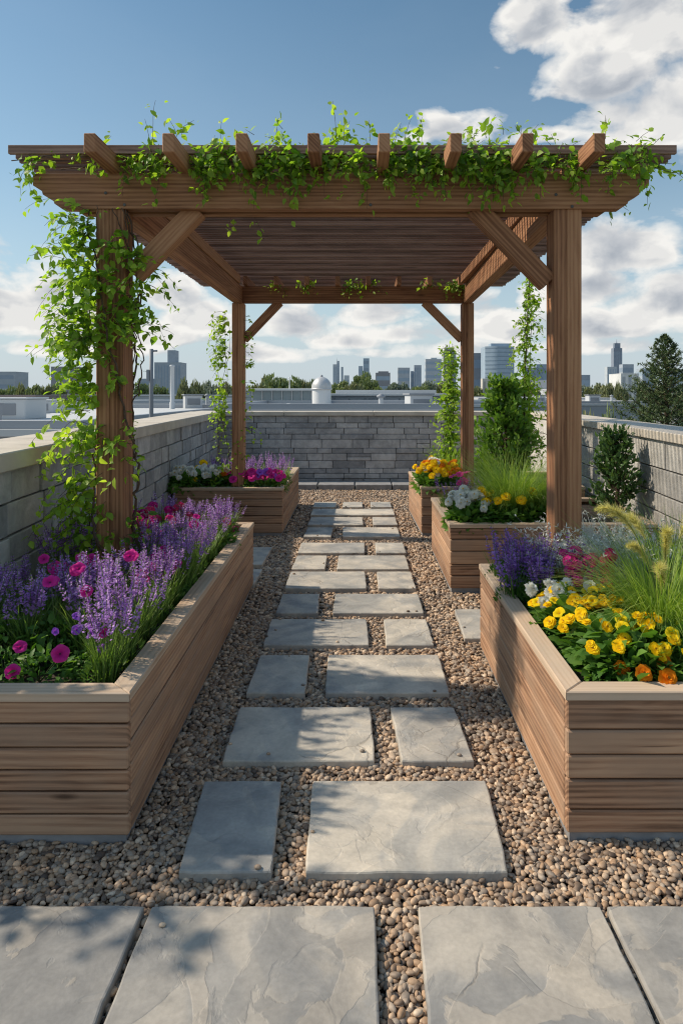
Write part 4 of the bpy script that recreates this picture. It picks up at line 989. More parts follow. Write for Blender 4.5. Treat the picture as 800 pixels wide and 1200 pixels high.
# spruce beyond the right wall
def spruce(label, x, y, z0, H, rad):
    root = empty('spruce_tree', label, 'tree', (x, y, z0), 0); nb = NPB(); tk = NPB()
    V, T = tube([(0, 0, 0), (.02, 0, H * .5), (0, 0, H)], [.05, .03, .005], 6); tk.add(V, T, .5)
    nbr = 170
    for k in range(nbr):
        u = (k + R.random()) / nbr; u = u ** .9; zb = H * (.04 + .95 * u); L = rad * (1 - u) ** .85 * R.uniform(.65, 1.15) + .035; a = k * 2.4 + R.uniform(-.3, .3)
        h = np.array([math.cos(a), math.sin(a), 0]); t = np.linspace(0, 1, 7)[:, None]; path = np.array([0, 0, zb]) + h * L * t + np.array([0, 0, 1]) * L * (.15 * t + .45 * t ** 2)
        V, T = tube(path, np.linspace(.007, .002, 7), 3); tk.add(V, T, .4)
        side = np.array([-h[1], h[0], 0]); tw = [path]
        for q in range(int(3 + 7 * L / rad)):
            s = R.uniform(.25, .95); p0 = np.array([np.interp(s, t[:, 0], path[:, c]) for c in range(3)]); sg = R.choice((-1, 1)); tw.append(p0 + np.linspace(0, 1, 4)[:, None] * (h * .5 + sg * side * .7 + np.array([0, 0, R.uniform(0, .5)])) * L * .38 * R.uniform(.6, 1.1))
        for pth in tw:
            m2 = int(18 + 90 * np.linalg.norm(pth[-1] - pth[0])); s = NR.random(m2); tt = np.linspace(0, 1, len(pth)); P = np.stack([np.interp(s, tt, pth[:, c]) for c in range(3)], 1); d = (pth[-1] - pth[0]); d = d / np.linalg.norm(d)
            V, T, c = scatter(DIA_V, DIA_T, P, d[None] * .7 + rdir(m2), rdir(m2), NR.uniform(.025, .05, m2), np.clip(s * .5 + NR.normal(.3, .2, m2), 0, 1), np.full(m2, .42)); nb.add(V, T, c)
    link('trunk', tk.mesh('trunk', M['bark']), root); link('crown', nb.mesh('crown', M['needle']), root)
spruce('dark young spruce rising behind the right parapet wall', gx(779, 8.2), 8.2, .1, 2.25, .86)

# ------------------------------------------------------------------ vines
def walk(p, d, L, droop=.5, wob=.5, step=.03):
    p = np.array(p, float); d = np.array(d, float); d /= np.linalg.norm(d); out = [p.copy()]
    for _ in range(max(2, int(L / step))):
        d = d + NR.normal(0, wob * .25, 3) + np.array([0, 0, -droop * step * 3]); d /= np.linalg.norm(d); p = p + d * step; out.append(p.copy())
    return np.array(out)
class Vine:
    def __init__(s, name, label, loc, cat='climbing vine'): s.o = np.array(loc, float); s.root = empty(name, label, cat, loc); s.st = NPB(); s.lf = NPB(); s.n = 0
    def strand(s, path, rad=.0022, ls=.05, every=.026, spread=.012, tb=.5, bare=0.0):
        path = np.asarray(path) - s.o; k = len(path); V, T = tube(path, np.linspace(rad, rad * .5, k), 4)
        if rad >= .003: m1 = NPB(); m1.add(V, T, .4); link('main_stem', m1.mesh('main_stem', M['bark']), s.root)
        else: s.st.add(V, T, .4)
        L = np.linalg.norm(np.diff(path, axis=0), axis=1).sum(); n = max(2, int(L * (1 - bare) / every)); u = bare + (1 - bare) * (np.arange(n) + NR.uniform(0, 1, n)) / n
        q = np.linspace(0, 1, k); P = np.stack([np.interp(u, q, path[:, c]) for c in range(3)], 1); tg = np.gradient(path, axis=0); tg = np.stack([np.interp(u, q, tg[:, c]) for c in range(3)], 1); tg /= np.linalg.norm(tg, axis=1, keepdims=True) + 1e-9
        D = tg * .5 + rdir(n) * .9 + np.array([0, 0, -.25]); P = P + NR.normal(0, spread, (n, 3)); Nn = rdir(n) * .7 + np.array([-.35, -.35, .8])
        size = ls * NR.uniform(.55, 1.25, n) * (1.1 - .45 * u); V, T, t = scatter(LEAF_V, LEAF_T, P, D, Nn, size, np.clip(tb + .25 * u + NR.normal(0, .2, n), 0, 1), NR.uniform(.95, 1.3, n)); s.lf.add(V, T, t)
    def done(s): props(link('shoot_stems', s.st.mesh('shoot_stems', M['bark']), s.root), kind='stuff'); link('foliage', s.lf.mesh('foliage', M['vine']), s.root)
# front left post
X0, Y0 = posts[('l', 'f')]
v = Vine('climbing_vine', 'lush green vine climbing the front left pergola post', (X0 - .14, Y0, SOIL))
for k in range(6):
    t = np.linspace(0, 1, 70); a = k * 1.05 + t * R.uniform(3, 6) * R.choice((-1, 1)); r = .125 + .02 * np.sin(t * 20 + k)
    v.strand(np.stack([X0 + np.cos(a) * r, Y0 + np.sin(a) * r, SOIL + t * 2.15], 1) + NR.normal(0, .006, (70, 3)), .010 if k % 2 else .006, .05, .06, .02, .35)
def post_shoot(z, dx, L, droop, ls, tb):
    a = R.gauss(PI if dx < 0 else 0, .75); d = np.array([math.cos(a), -abs(math.sin(a)) if R.random() < .75 else abs(math.sin(a)), R.uniform(-.1, .7)])
    v.strand(walk((X0 + math.copysign(.10, math.cos(a)) * min(1, abs(math.cos(a)) + .3), Y0 - .10 * (1 if d[1] < 0 else -1), z), d, L, droop, .55), .0016, ls, .024, .012, tb)
for k in range(68): post_shoot(R.uniform(1.8, 2.62), -1, R.uniform(.14, .44), 1.6, .066, .45)
for k in range(44): v.strand(walk((X0 + R.uniform(-.12, .12), Y0 - .10, R.uniform(1.55, 2.55)), (R.gauss(0, .7), -.55, R.uniform(-.5, .4)), R.uniform(.08, .2), 3.0, .6), .0016, .072, .022, .014, .5)
for k in range(26): v.strand(walk((X0 + R.uniform(-.14, .02), Y0 - .10, R.uniform(.6, 1.5)), (R.gauss(-.4, .6), -.55, R.uniform(-.5, .4)), R.uniform(.08, .2), 3.0, .6), .0016, .066, .024, .014, .55)
for k in range(36): post_shoot(R.uniform(1.95, 2.4), 1, R.uniform(.08, .34), 1.5, .062, .32)
for k in range(36): post_shoot(R.uniform(1.5, 2.0), -1, R.uniform(.1, .34), 1.8, .062, .5)
for k in range(30): post_shoot(R.uniform(.95, 1.6), -1, R.uniform(.14, .44), 2.0, .068, .7)
for k in range(8): post_shoot(R.uniform(1.15, 1.4), 1, R.uniform(.06, .2), 2.2, .055, .6)
for k in range(34): post_shoot(R.uniform(.5, 1.1), -1, R.uniform(.1, .34), 1.2, .06, .4)
for k in range(14): post_shoot(R.uniform(.5, .9), 1, R.uniform(.06, .2), 1.6, .05, .3)
v.done()
# along the top of the front beam
v = Vine('climbing_vine', 'green vine trailing along the top of the front pergola beam', (0, ZF, BT), 'climbing vine')
for k in range(3):
    n2 = 110; x = np.linspace(gx(R.uniform(25, 90), ZF), gx(R.uniform(715, 785), ZF), n2)
    v.strand(np.stack([x, ZF - .02 + .10 * np.sin(x * R.uniform(2, 4) + k) + NR.normal(0, .004, n2), BT + .04 + .02 * k + .02 * np.sin(x * R.uniform(3, 6) + k * 2)], 1), .003, .058, .06, .03, .45)
dens = [(45, 14, 6), (120, 16, 5), (180, 22, 20), (215, 24, 22), (250, 24, 26), (300, 32, 46), (345, 34, 60), (390, 26, 34), (430, 20, 18), (470, 22, 50), (505, 22, 40), (550, 24, 40), (580, 20, 44), (625, 22, 34), (660, 20, 26), (712, 20, 30), (750, 18, 14)]
for px, sg, cnt in dens:
    for _ in range(int(cnt * .8)):
        x = gx(R.gauss(px, sg * .6), ZF); kind = R.random(); y = ZF + R.uniform(-.12, .14); z = BT + R.uniform(.02, .16)
        if kind < .42: d = (R.gauss(0, .6), -.9 if R.random() < .7 else .4, R.uniform(.0, .9)); v.strand(walk((x, y, z), d, R.uniform(.08, .22), 3.0, .6), .0016, .058, .017, .018, .44)
        elif kind < .62 and px < 760: v.strand(walk((x, y + .05, z + .12), (R.gauss(0, .6), R.gauss(0, .4), 1), R.uniform(.05, .15), .1, .5), .0016, .056, .016, .014, .65)
        else: d = (R.gauss(0, .5), -1, R.uniform(-.2, .3)); v.strand(walk((x, ZF - .1, z), d, R.uniform(.10, .30), 7.0, .5), .0016, .058, .017, .018, .36)
for px, L in ((178, .30), (176, .22), (330, .2), (396, .3), (392, .2), (250, .12), (432, .12)): v.strand(walk((gx(px, ZF), ZF, BT + .13), (R.gauss(0, .15), 0, 1), L, -.1, .35), .002, .055, .02, .014, .65)
for px, d, L in ((745, (1, -.2, .1), .3), (752, (1, .1, .2), .26), (700, (.5, -.4, -.8), .28), (712, (.7, -.2, -.6), .22), (680, (.25, .1, -1), .42), (686, (.1, .2, -1), .34), (52, (-1, -.3, -.2), .16), (60, (-.6, -.6, -.4), .2), (262, (0, -.2, -1), .3), (285, (.1, -.1, -1), .35)):
    v.strand(walk((gx(px, ZF), ZF + (.1 if d[2] < -.5 else -.05), BT - (.02 if d[2] < -.5 else -.04)), d, L, 1.2, .45), .0018, .056, .02, .014, .5)
v.done()
# rear beam and rear left post
v = Vine('climbing_vine', 'small vine sprigs hanging on the rear pergola beam', (0, ZR, BT))
for px, c in ((322, 6), (360, 9), (415, 14), (432, 8), (505, 8), (528, 12), (540, 10)):
    for _ in range(c): v.strand(walk((gx(R.gauss(px, 5), ZR), ZR - .06, BT + R.uniform(0, .06)), (R.gauss(0, .8), -.5, R.uniform(-.2, .5)), R.uniform(.08, .22), 4, .5), .002, .06, .03, .02, .55)
v.done()
XL, YL = posts[('l', 'r')]
v = Vine('climbing_vine', 'thin sparse vine climbing the rear left pergola post', (XL - .12, YL + .05, SOIL))
for k in range(3):
    t = np.linspace(0, 1, 60); x = XL - .17 - .03 * k + .05 * np.sin(t * 9 + 2 * k); v.strand(np.stack([x, YL + .05 + .05 * np.cos(t * 7 + k), SOIL + t * 2.0], 1), .004, .055, .05, .02, .6)
for k in range(110):
    z = R.choice((R.uniform(1.35, 2.6), R.uniform(1.2, 1.7), R.uniform(1.9, 2.55))); s = -1 if R.random() < .72 else 1; v.strand(walk((XL - .14 if s < 0 else XL + .08, YL - .05, z), (s, R.gauss(0, .5), R.uniform(-.1, .5)), R.uniform(.06, .28 if s < 0 else .14), 2, .5), .002, .062, .03, .015, .65)
for k in range(26): v.strand(walk((XL + R.choice((-.12, .09)), YL - .05, R.uniform(.7, 1.3)), (R.choice((-1, 1)), 0, .3), R.uniform(.08, .25), 2.5, .5), .002, .06, .035, .015, .55)
v.done()
# vine on a thin stake, right
xs_, ysk = gx(614, 7.9), 7.9
v = Vine('climbing_vine', 'light green vine spiralling up a thin stake above the tapering bush', (xs_, ysk, SOIL))
V, T = tube([(0, 0, 0), (0, 0, 1.2), (.06, 0, 2.5)], [.012, .01, .008], 6); stk = NPB(); stk.add(V, T, .5); link('stake', stk.mesh('stake', M['bark']), v.root)
for k in range(3):
    t = np.linspace(0, 1, 70); a = t * 14 + k * 2; v.strand(np.stack([xs_ + np.cos(a) * .04 + .06 * t, ysk + np.sin(a) * .04, SOIL + .3 + t * 2.15], 1), .004, .06, .05, .02, .6)
for k in range(230):
    u = R.random() ** 1.3; z = 1.0 + u * 2.0; a = R.uniform(0, 6.28); L = R.uniform(.10, .46) * (1.1 - .6 * u); v.strand(walk((xs_ + .06 * u, ysk, z), (math.cos(a), math.sin(a), R.uniform(0, .7)), L, 2.2, .5), .002, .062, .03, .015, .62)
v.done()
xc, yc = gx(526, 8.3), 8.3
v = Vine('climbing_vine', 'bright columnar vine beside the far right pergola post', (xc, yc, SOIL))
for k in range(4):
    t = np.linspace(0, 1, 60); v.strand(np.stack([xc + .06 * np.sin(t * 12 + k * 1.6), yc + .06 * np.cos(t * 12 + k * 1.6), SOIL + t * 1.75], 1), .004, .06, .05, .02, .6)
for k in range(250):
    u = R.random(); z = .75 + u * 1.45; a = R.uniform(0, 6.28); v.strand(walk((xc + .02 * u, yc, z), (math.cos(a), math.sin(a), R.uniform(.1, .9)), R.uniform(.10, .34) * (1.1 - .5 * u), 1.6, .5), .002, .064, .03, .015, .62)
v.done()
#@@GEOM3@@

# ------------------------------------------------------------------ the city beyond
GZ = -14.0
mt_, nt_, b_, o_ = newmat('city_ground'); geo = N_(nt_, 'NewGeometry'); nn = N_(nt_, 'TexNoise', i_Scale=.03, i_Detail=6.0); nt_.links.new(geo.outputs['Position'], nn.inputs[0])
nt_.links.new(ramp(nt_, [(.4, (.10, .14, .075)), (.5, (.22, .22, .21)), (.6, (.34, .34, .34))], nn.outputs['Fac']), b_.inputs['Base Color']); b_.inputs['Roughness'].default_value = .9
sheet('city_ground', [(-9000, -300, GZ), (9000, -300, GZ), (9000, 9000, GZ), (-9000, 9000, GZ)], mt_)
# the storey block this roof garden stands on
box('roof_building_body', (.15, 5.1, (GZ - .06) / 2), (7.6, 14.2, -GZ - .06), M['plinth'], None, .02)
props(bpy.data.objects['roof_building_body'], kind='structure')
bpy.data.objects['roof_building_body'].name = 'terrace_slab'
def hazed_facade(name, col, rough=.6): return plain(name, col, rough, .08, .2, bstr=0)
FM = {}
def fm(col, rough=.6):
    k = tuple(col); col = tuple(c * .78 + h * .22 for c, h in zip(col, (.46, .52, .58)))  # distance haze blended into every facade colour
    if k not in FM: FM[k] = hazed_facade('hazed_facade', col, rough)
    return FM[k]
def building(label, px0, px1, top, Z, wall, glass, floors=6, cols=0, depth=None, roof=None, plant=None, cat='building', name='office_building', base=GZ, kindw='h', setback=None, spire=None, curved=False):
    x0, x1 = gx(px0, Z), gx(px1, Z); zt = EYE + (VY - top) / F * Z; w2 = x1 - x0; dp = depth or w2 * .8; cx = (x0 + x1) / 2
    root = empty(name, label, cat, (cx, Z + dp / 2, base)); H = zt - base
    def bx(nm, c, s, mat, par=root):
        m = MB(); m.plank(c, (1, 0, 0), (0, 1, 0), (0, 0, 1), *s, .001 * Z ** .5); return m.build(nm, mat, par)
    if curved:
        n = 20; v_, f_ = [], []
        for i in range(n + 1):
            t = i / n; x = -w2 / 2 + w2 * t; y = -dp / 2 - math.sin(t * PI) * dp * .25; zz_ = H - (t - .0) ** 2 * 0; v_ += [(x, y, 0), (x, y, H)]
        for i in range(n): f_.append((2 * i, 2 * i + 2, 2 * i + 3, 2 * i + 1))
        v_ += [(w2 / 2, dp / 2, 0), (w2 / 2, dp / 2, H), (-w2 / 2, dp / 2, 0), (-w2 / 2, dp / 2, H)]; k = 2 * n + 2
        f_ += [(2 * n, k, k + 1, 2 * n + 1), (k, k + 2, k + 3, k + 1), (k + 2, 0, 1, k + 3), tuple([2 * i + 1 for i in range(n + 1)] + [k + 1, k + 3])]
        me = bpy.data.meshes.new('walls'); me.from_pydata(v_, [], f_); me.materials.append(wall); link('walls', me, root)
        for fl in range(floors):
            z = H * (1 - (fl + .6) / (floors + 1) * .55); m = []; ff = []
            for i in range(n + 1):
                t = i / n; x = (-w2 / 2 + w2 * t) * 1.004; y = -dp / 2 - math.sin(t * PI) * dp * .25 - .004 * w2; m += [(x, y, z), (x, y, z + H * .014)]
            ff = [(2 * i, 2 * i + 2, 2 * i + 3, 2 * i + 1) for i in range(n)]; me = bpy.data.meshes.new('window_band'); me.from_pydata(m, [], ff); me.materials.append(glass); link('window_band', me, root)
    else:
        bx('walls', (0, 0, H / 2), (w2, dp, H), wall)
        vis = min(H, zt - EYE + Z * .03 + 4)
        if kindw == 'h':
            for fl in range(floors):
                z = H - vis * (fl + .55) / floors; bx('window_band', (0, -dp / 2 - .001 * Z ** .5, z), (w2 * .9, .002 * Z ** .5, vis / floors * .42), glass); bx('window_band', (-w2 / 2 - .001 * Z ** .5, 0, z), (.002 * Z ** .5, dp * .9, vis / floors * .42), glass)
        else:
            nc = cols or 6
            for c in range(nc): bx('window_strip', (w2 * ((c + .5) / nc - .5), -dp / 2 - .001 * Z ** .5, H - vis * .52), (w2 / nc * .5, .002 * Z ** .5, vis * .92), glass)
        bx('roof_parapet', (0, 0, H + .004 * w2), (w2 * 1.01, dp * 1.01, .012 * w2 + .2), roof or wall)
    if plant:
        a, b2, pt_ = plant; pw = gx(b2, Z) - gx(a, Z); pc = (gx(a, Z) + gx(b2, Z)) / 2 - cx; ph = (top - pt_) / F * Z; bx('plant_room', (pc, 0, H + ph / 2), (pw, dp * .6, ph), roof or wall)
    if spire:
        a, ty = spire; h = (top - ty) / F * Z; m = NPB(); V, T = tube([(gx(a, Z) - cx, 0, H - .2), (gx(a, Z) - cx, 0, H + h * .6), (gx(a, Z) - cx, 0, H + h)], [w2 * .12, w2 * .05, w2 * .01], 6); m.add(V, T, .5); link('spire', m.mesh('spire', wall), root)
    return root
hz1, hz2, hz3 = fm((.30, .35, .41)), fm((.20, .25, .31)), fm((.40, .44, .48)); gl1, gl2 = fm((.16, .22, .30), .3), fm((.22, .30, .39), .3)
dk, dk2 = fm((.12, .125, .14)), fm((.17, .175, .19)); cream = fm((.55, .50, .42)); wht = fm((.62, .62, .60)); blu = fm((.24, .33, .42), .4)
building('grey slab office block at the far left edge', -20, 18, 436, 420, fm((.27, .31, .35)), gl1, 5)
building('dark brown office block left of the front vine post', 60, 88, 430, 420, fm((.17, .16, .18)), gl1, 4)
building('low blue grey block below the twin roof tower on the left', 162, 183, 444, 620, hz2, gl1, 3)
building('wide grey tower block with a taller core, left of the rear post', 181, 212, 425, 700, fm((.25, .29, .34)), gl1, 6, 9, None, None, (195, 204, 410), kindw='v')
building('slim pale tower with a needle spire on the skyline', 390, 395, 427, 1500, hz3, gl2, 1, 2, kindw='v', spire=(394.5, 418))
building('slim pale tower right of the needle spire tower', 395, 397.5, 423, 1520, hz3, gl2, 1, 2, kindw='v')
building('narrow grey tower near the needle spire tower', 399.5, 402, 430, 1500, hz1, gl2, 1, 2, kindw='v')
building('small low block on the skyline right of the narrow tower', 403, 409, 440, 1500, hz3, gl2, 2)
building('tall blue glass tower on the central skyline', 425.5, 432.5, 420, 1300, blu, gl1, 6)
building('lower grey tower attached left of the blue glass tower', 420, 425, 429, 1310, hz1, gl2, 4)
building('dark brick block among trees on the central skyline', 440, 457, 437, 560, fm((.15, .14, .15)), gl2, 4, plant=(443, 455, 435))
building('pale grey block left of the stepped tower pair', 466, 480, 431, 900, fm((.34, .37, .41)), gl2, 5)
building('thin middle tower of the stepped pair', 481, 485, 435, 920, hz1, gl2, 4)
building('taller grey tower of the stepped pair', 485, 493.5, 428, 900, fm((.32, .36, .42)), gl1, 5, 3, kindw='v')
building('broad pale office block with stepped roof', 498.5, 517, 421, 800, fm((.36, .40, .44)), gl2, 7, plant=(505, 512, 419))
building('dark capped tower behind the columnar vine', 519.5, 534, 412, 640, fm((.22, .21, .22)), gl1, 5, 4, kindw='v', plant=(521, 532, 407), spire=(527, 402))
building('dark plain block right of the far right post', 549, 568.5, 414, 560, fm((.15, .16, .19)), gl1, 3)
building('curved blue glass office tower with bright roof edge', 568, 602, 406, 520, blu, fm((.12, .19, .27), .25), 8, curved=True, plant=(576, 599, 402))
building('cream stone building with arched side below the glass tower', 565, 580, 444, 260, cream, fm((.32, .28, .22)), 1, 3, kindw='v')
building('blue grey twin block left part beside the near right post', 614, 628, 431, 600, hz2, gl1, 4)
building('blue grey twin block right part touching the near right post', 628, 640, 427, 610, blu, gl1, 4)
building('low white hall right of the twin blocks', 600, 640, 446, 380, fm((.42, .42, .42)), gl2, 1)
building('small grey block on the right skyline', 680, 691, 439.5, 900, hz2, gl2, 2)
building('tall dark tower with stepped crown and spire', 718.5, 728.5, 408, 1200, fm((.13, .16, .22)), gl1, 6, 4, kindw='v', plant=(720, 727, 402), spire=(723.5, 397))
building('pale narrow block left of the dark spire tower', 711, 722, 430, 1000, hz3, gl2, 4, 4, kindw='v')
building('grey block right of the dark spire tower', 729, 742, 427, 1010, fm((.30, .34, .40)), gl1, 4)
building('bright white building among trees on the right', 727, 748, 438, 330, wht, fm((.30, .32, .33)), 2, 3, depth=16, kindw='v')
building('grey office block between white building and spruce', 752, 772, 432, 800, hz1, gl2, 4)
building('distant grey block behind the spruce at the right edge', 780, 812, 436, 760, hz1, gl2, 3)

# low roofs near the horizon
def lowroof(label, px0, px1, ptop, Z, dp, wall, roof, band=None, name='flat_roof_building'):
    x0, x1 = gx(px0, Z), gx(px1, Z); zt = EYE + (VY - ptop) / F * Z; root = empty(name, label, 'building', ((x0 + x1) / 2, Z + dp / 2, GZ)); H = zt - GZ; w2 = x1 - x0
    m = MB(); m.plank((0, 0, H / 2 - .1), (1, 0, 0), (0, 1, 0), (0, 0, 1), w2, dp, H - .2, .01); m.build('walls', wall, root)
    m = MB(); m.plank((0, 0, H - .09), (1, 0, 0), (0, 1, 0), (0, 0, 1), w2 * 1.01, dp * 1.01, .2, .01); m.build('roof', roof, root)
    for sx, sy, lx, ly in ((0, -1, w2, .25), (0, 1, w2, .25), (-1, 0, .25, dp - .52), (1, 0, .25, dp - .52)):
        m = MB(); m.plank((sx * (w2 / 2 - .125), sy * (dp / 2 - .125), H + .12), (1, 0, 0), (0, 1, 0), (0, 0, 1), lx, ly, .22, .01); m.build('parapet', wall, root)
    if band:
        k = band
        for i in range(k):
            m = MB(); m.plank((w2 * ((i + .5) / k - .5), -dp / 2 - .012, H - 1.3 - .3), (1, 0, 0), (0, 1, 0), (0, 0, 1), w2 / k * .62, .02, 1.3, .004); m.build('window', gl2, root)
    return root, H, w2
grey_r, white_r = fm((.34, .345, .35), .8), fm((.60, .595, .57), .8)
r1, H1, W1 = lowroof('neighbouring flat roof with pale surface beyond the left wall', -330, 96, 503, 17, 26, fm((.26, .275, .30)), fm((.50, .50, .485), .8))
for i, (x, y, sx, sy, sz, nm, lab) in enumerate(((-1.2, -2.5, 2.2, 1.6, .75, 'air_handler', 'white box shaped air handler on the neighbouring left roof'), (2.2, 4, 1.4, 1.2, .6, 'air_handler', 'small grey air handler at the back of the neighbouring left roof'))):
    g_ = empty(nm, lab, 'air handler', (gx(8 if i == 0 else 52, 24 if i == 0 else 32), 24 if i == 0 else 32, GZ + H1)); hh = sz
    box('housing', (0, 0, hh / 2), (sx, sy, hh), fm((.52, .53, .53)), g_, .03); box('lid', (0, 0, hh + .03), (sx * 1.06, sy * 1.06, .06), fm((.6, .6, .6)), g_, .01); box('grille', (0, -sy / 2 - .012, hh * .5), (sx * .7, .02, hh * .55), dk2, g_, .004)
rl = empty('roof_railing', 'thin grey railing on the neighbouring left roof', 'railing', (gx(0, 21), 21, GZ + H1))
for i in range(9): box('baluster', (-3 + i * .38, 0, .3), (.04, .04, .6), dk2, rl, .003)
box('top_rail', (-1.48, 0, .62), (3.2, .05, .04), dk2, rl, .003)
lowroof('long white flat roof further left behind the vine post', 22, 196, 474, 62, 30, fm((.38, .40, .42)), white_r)
lowroof('grey flat roof near the dark pole on the left', 150, 262, 473, 48, 26, fm((.30, .33, .36)), fm((.46, .47, .47), .8), 6)
lowroof('rust red roofed shed far left under the trees', -40, 42, 464, 150, 40, fm((.25, .16, .13)), fm((.25, .13, .10), .8))
lowroof('pale long warehouse roof behind on the left', 60, 300, 463.5, 170, 40, fm((.34, .36, .38)), fm((.50, .51, .52), .8))
lowroof('broad pale flat roof seen right of the near right post', 560, 720, 467.5, 120, 60, fm((.36, .36, .36)), fm((.56, .55, .53), .8))
lowroof('long grey roof with dark edge beyond the right wall', 610, 760, 473, 60, 18, fm((.20, .21, .23)), fm((.42, .42, .42), .8))
lowroof('white warehouse roof on the right skyline below the trees', 640, 735, 456.5, 340, 50, fm((.40, .41, .42)), white_r)
lowroof('flat grey roof just over the right part of the far wall', 520, 640, 474, 44, 14, fm((.30, .33, .36)), fm((.46, .47, .48), .8), 6)

# glass pavilion, dome vent, long white building behind the far wall
def slabpart(root, nm, c, s, mat, bev=.01): m = MB(); m.plank(c, (1, 0, 0), (0, 1, 0), (0, 0, 1), *s, bev); return m.build(nm, mat, root)
Z = 40; x0, x1 = gx(284, Z), gx(365, Z); zz_ = lambda py: EYE + (VY - py) / F * Z
gp = empty('glass_pavilion', 'glazed rooftop pavilion with a thin white roof behind the far wall', 'pavilion', ((x0 + x1) / 2, Z, GZ))
w2 = x1 - x0; slabpart(gp, 'base_wall', (0, 3, (zz_(469) - GZ) / 2), (w2, 6, zz_(469) - GZ), fm((.50, .51, .52)))
k = 7; gh = zz_(457.5) - zz_(469)
for i in range(k):
    slabpart(gp, 'glass_pane', (w2 * ((i + .5) / k - .5), .06, zz_(469) - GZ + gh / 2), (w2 / k - .1, .03, gh), fm((.20, .26, .27), .15), .003)
for i in range(k + 1): slabpart(gp, 'mullion', (w2 * (i / k - .5), .03, zz_(469) - GZ + gh / 2), (.07, .08, gh), fm((.55, .56, .56)), .004)
slabpart(gp, 'back_wall', (0, 5.9, zz_(469) - GZ + gh / 2), (w2, .15, gh), fm((.2, .24, .22)))
slabpart(gp, 'roof', (0, 2.8, zz_(456.5) - GZ), (w2 + .5, 6.6, .13), fm((.62, .62, .60)))
pm = empty('mast', 'thin white mast on the pavilion roof', 'mast', (gx(335, Z), Z + 2, zz_(456) )); V, T = tube([(0, 0, 0), (0, 0, .35), (0, 0, .72)], [.05, .035, .02], 6); nb = NPB(); nb.add(V, T, .5); link('pole', nb.mesh('pole', wht), pm); V, T = ball(.06, .06, .74, 2); link('cap', tri_mesh('cap', V, T, wht, np.full(len(V), .5), True), pm)
Z = 33; zz_ = lambda py: EYE + (VY - py) / F * Z
dv = empty('dome_vent', 'white round ventilation tower with a domed cap behind the far wall', 'vent tower', (gx(376, Z), Z + .5, zz_(485)))
def lathe(nm, prof, mat, par, n=28):
    a = np.linspace(0, 2 * PI, n, endpoint=False); V = np.concatenate([np.stack([np.cos(a) * r, np.sin(a) * r, np.full(n, z)], 1) for r, z in prof]); T = []
    for j in range(len(prof) - 1):
        for i in range(n): p, q = j * n + i, j * n + (i + 1) % n; T += [(p, q, q + n), (p, q + n, p + n)]
    return link(nm, tri_mesh(nm, V, np.array(T), mat, np.full(len(V), .5), True), par)
rr = 12 / F * Z; h0 = zz_(456) - zz_(485); metal = plain('zinc', (.50, .50, .50), .45, .12, 3, .3)
lathe('drum', [(rr * .93, 0), (rr * .93, h0)], fm((.60, .60, .59)), dv); lathe('collar', [(rr * .93, h0 - .03), (rr * 1.03, h0 - .03), (rr * 1.03, h0 + .05), (rr * .9, h0 + .07)], metal, dv)
lathe('dome', [(rr * math.cos(t), h0 + .06 + rr * 1.12 * math.sin(t)) for t in np.linspace(0, PI / 2 - .03, 12)], metal, dv); lathe('finial', [(.07, h0 + rr * 1.15), (.07, h0 + rr * 1.15 + .1), (.02, h0 + rr * 1.15 + .14), (.001, h0 + rr * 1.15 + .15)], dk2, dv, 10)
Z = 45; zz_ = lambda py: EYE + (VY - py) / F * Z; x0, x1 = gx(388, Z), gx(519, Z); w2 = x1 - x0
lb = empty('long_building', 'long low building with white roof edge and grey blue windows behind the far wall', 'building', ((x0 + x1) / 2, Z, GZ))
slabpart(lb, 'walls', (0, 4.05, (zz_(464) - GZ) / 2), (w2, 8, zz_(464) - GZ), fm((.40, .46, .53)))
slabpart(lb, 'roof_edge', (0, 3.9, zz_(462.4) - GZ), (w2 + .6, 8.8, .16), fm((.68, .67, .64))); slabpart(lb, 'upper_roof', (0, 5.5, zz_(459.5) - GZ), (w2 - .4, 6, .32), fm((.38, .40, .42)))
for a, b2 in ((391, 393), (408, 410), (426, 429), (431.5, 434), (435, 439), (441, 444.5), (467, 469), (483, 486), (487.5, 491), (492, 495), (497, 500), (512, 513.5)):
    slabpart(lb, 'window', ((gx(a, Z) + gx(b2, Z)) / 2 - (x0 + x1) / 2, .03, zz_(471.5) - GZ), (gx(b2, Z) - gx(a, Z), .04, .56), fm((.17, .22, .28), .25), .004)
slabpart(lb, 'gutter', (0, -.05, zz_(477.8) - GZ), (w2 + .3, .3, .16), dk2)
sk = empty('skylight', 'small white dome skylight in front of the glass pavilion', 'skylight', (gx(338, 30), 30, EYE + (VY - 480) / F * 30)); lathe('curb', [(.38, 0), (.38, .12), (.3, .13)], fm((.45, .45, .45)), sk); lathe('dome', [(.31 * math.cos(t), .13 + .16 * math.sin(t)) for t in np.linspace(0, PI / 2 - .02, 8)], wht, sk)
lowroof('grey roof deck carrying the skylight and dome vent', 255, 525, 479.5, 27, 16, fm((.28, .29, .31)), fm((.38, .39, .40), .8))
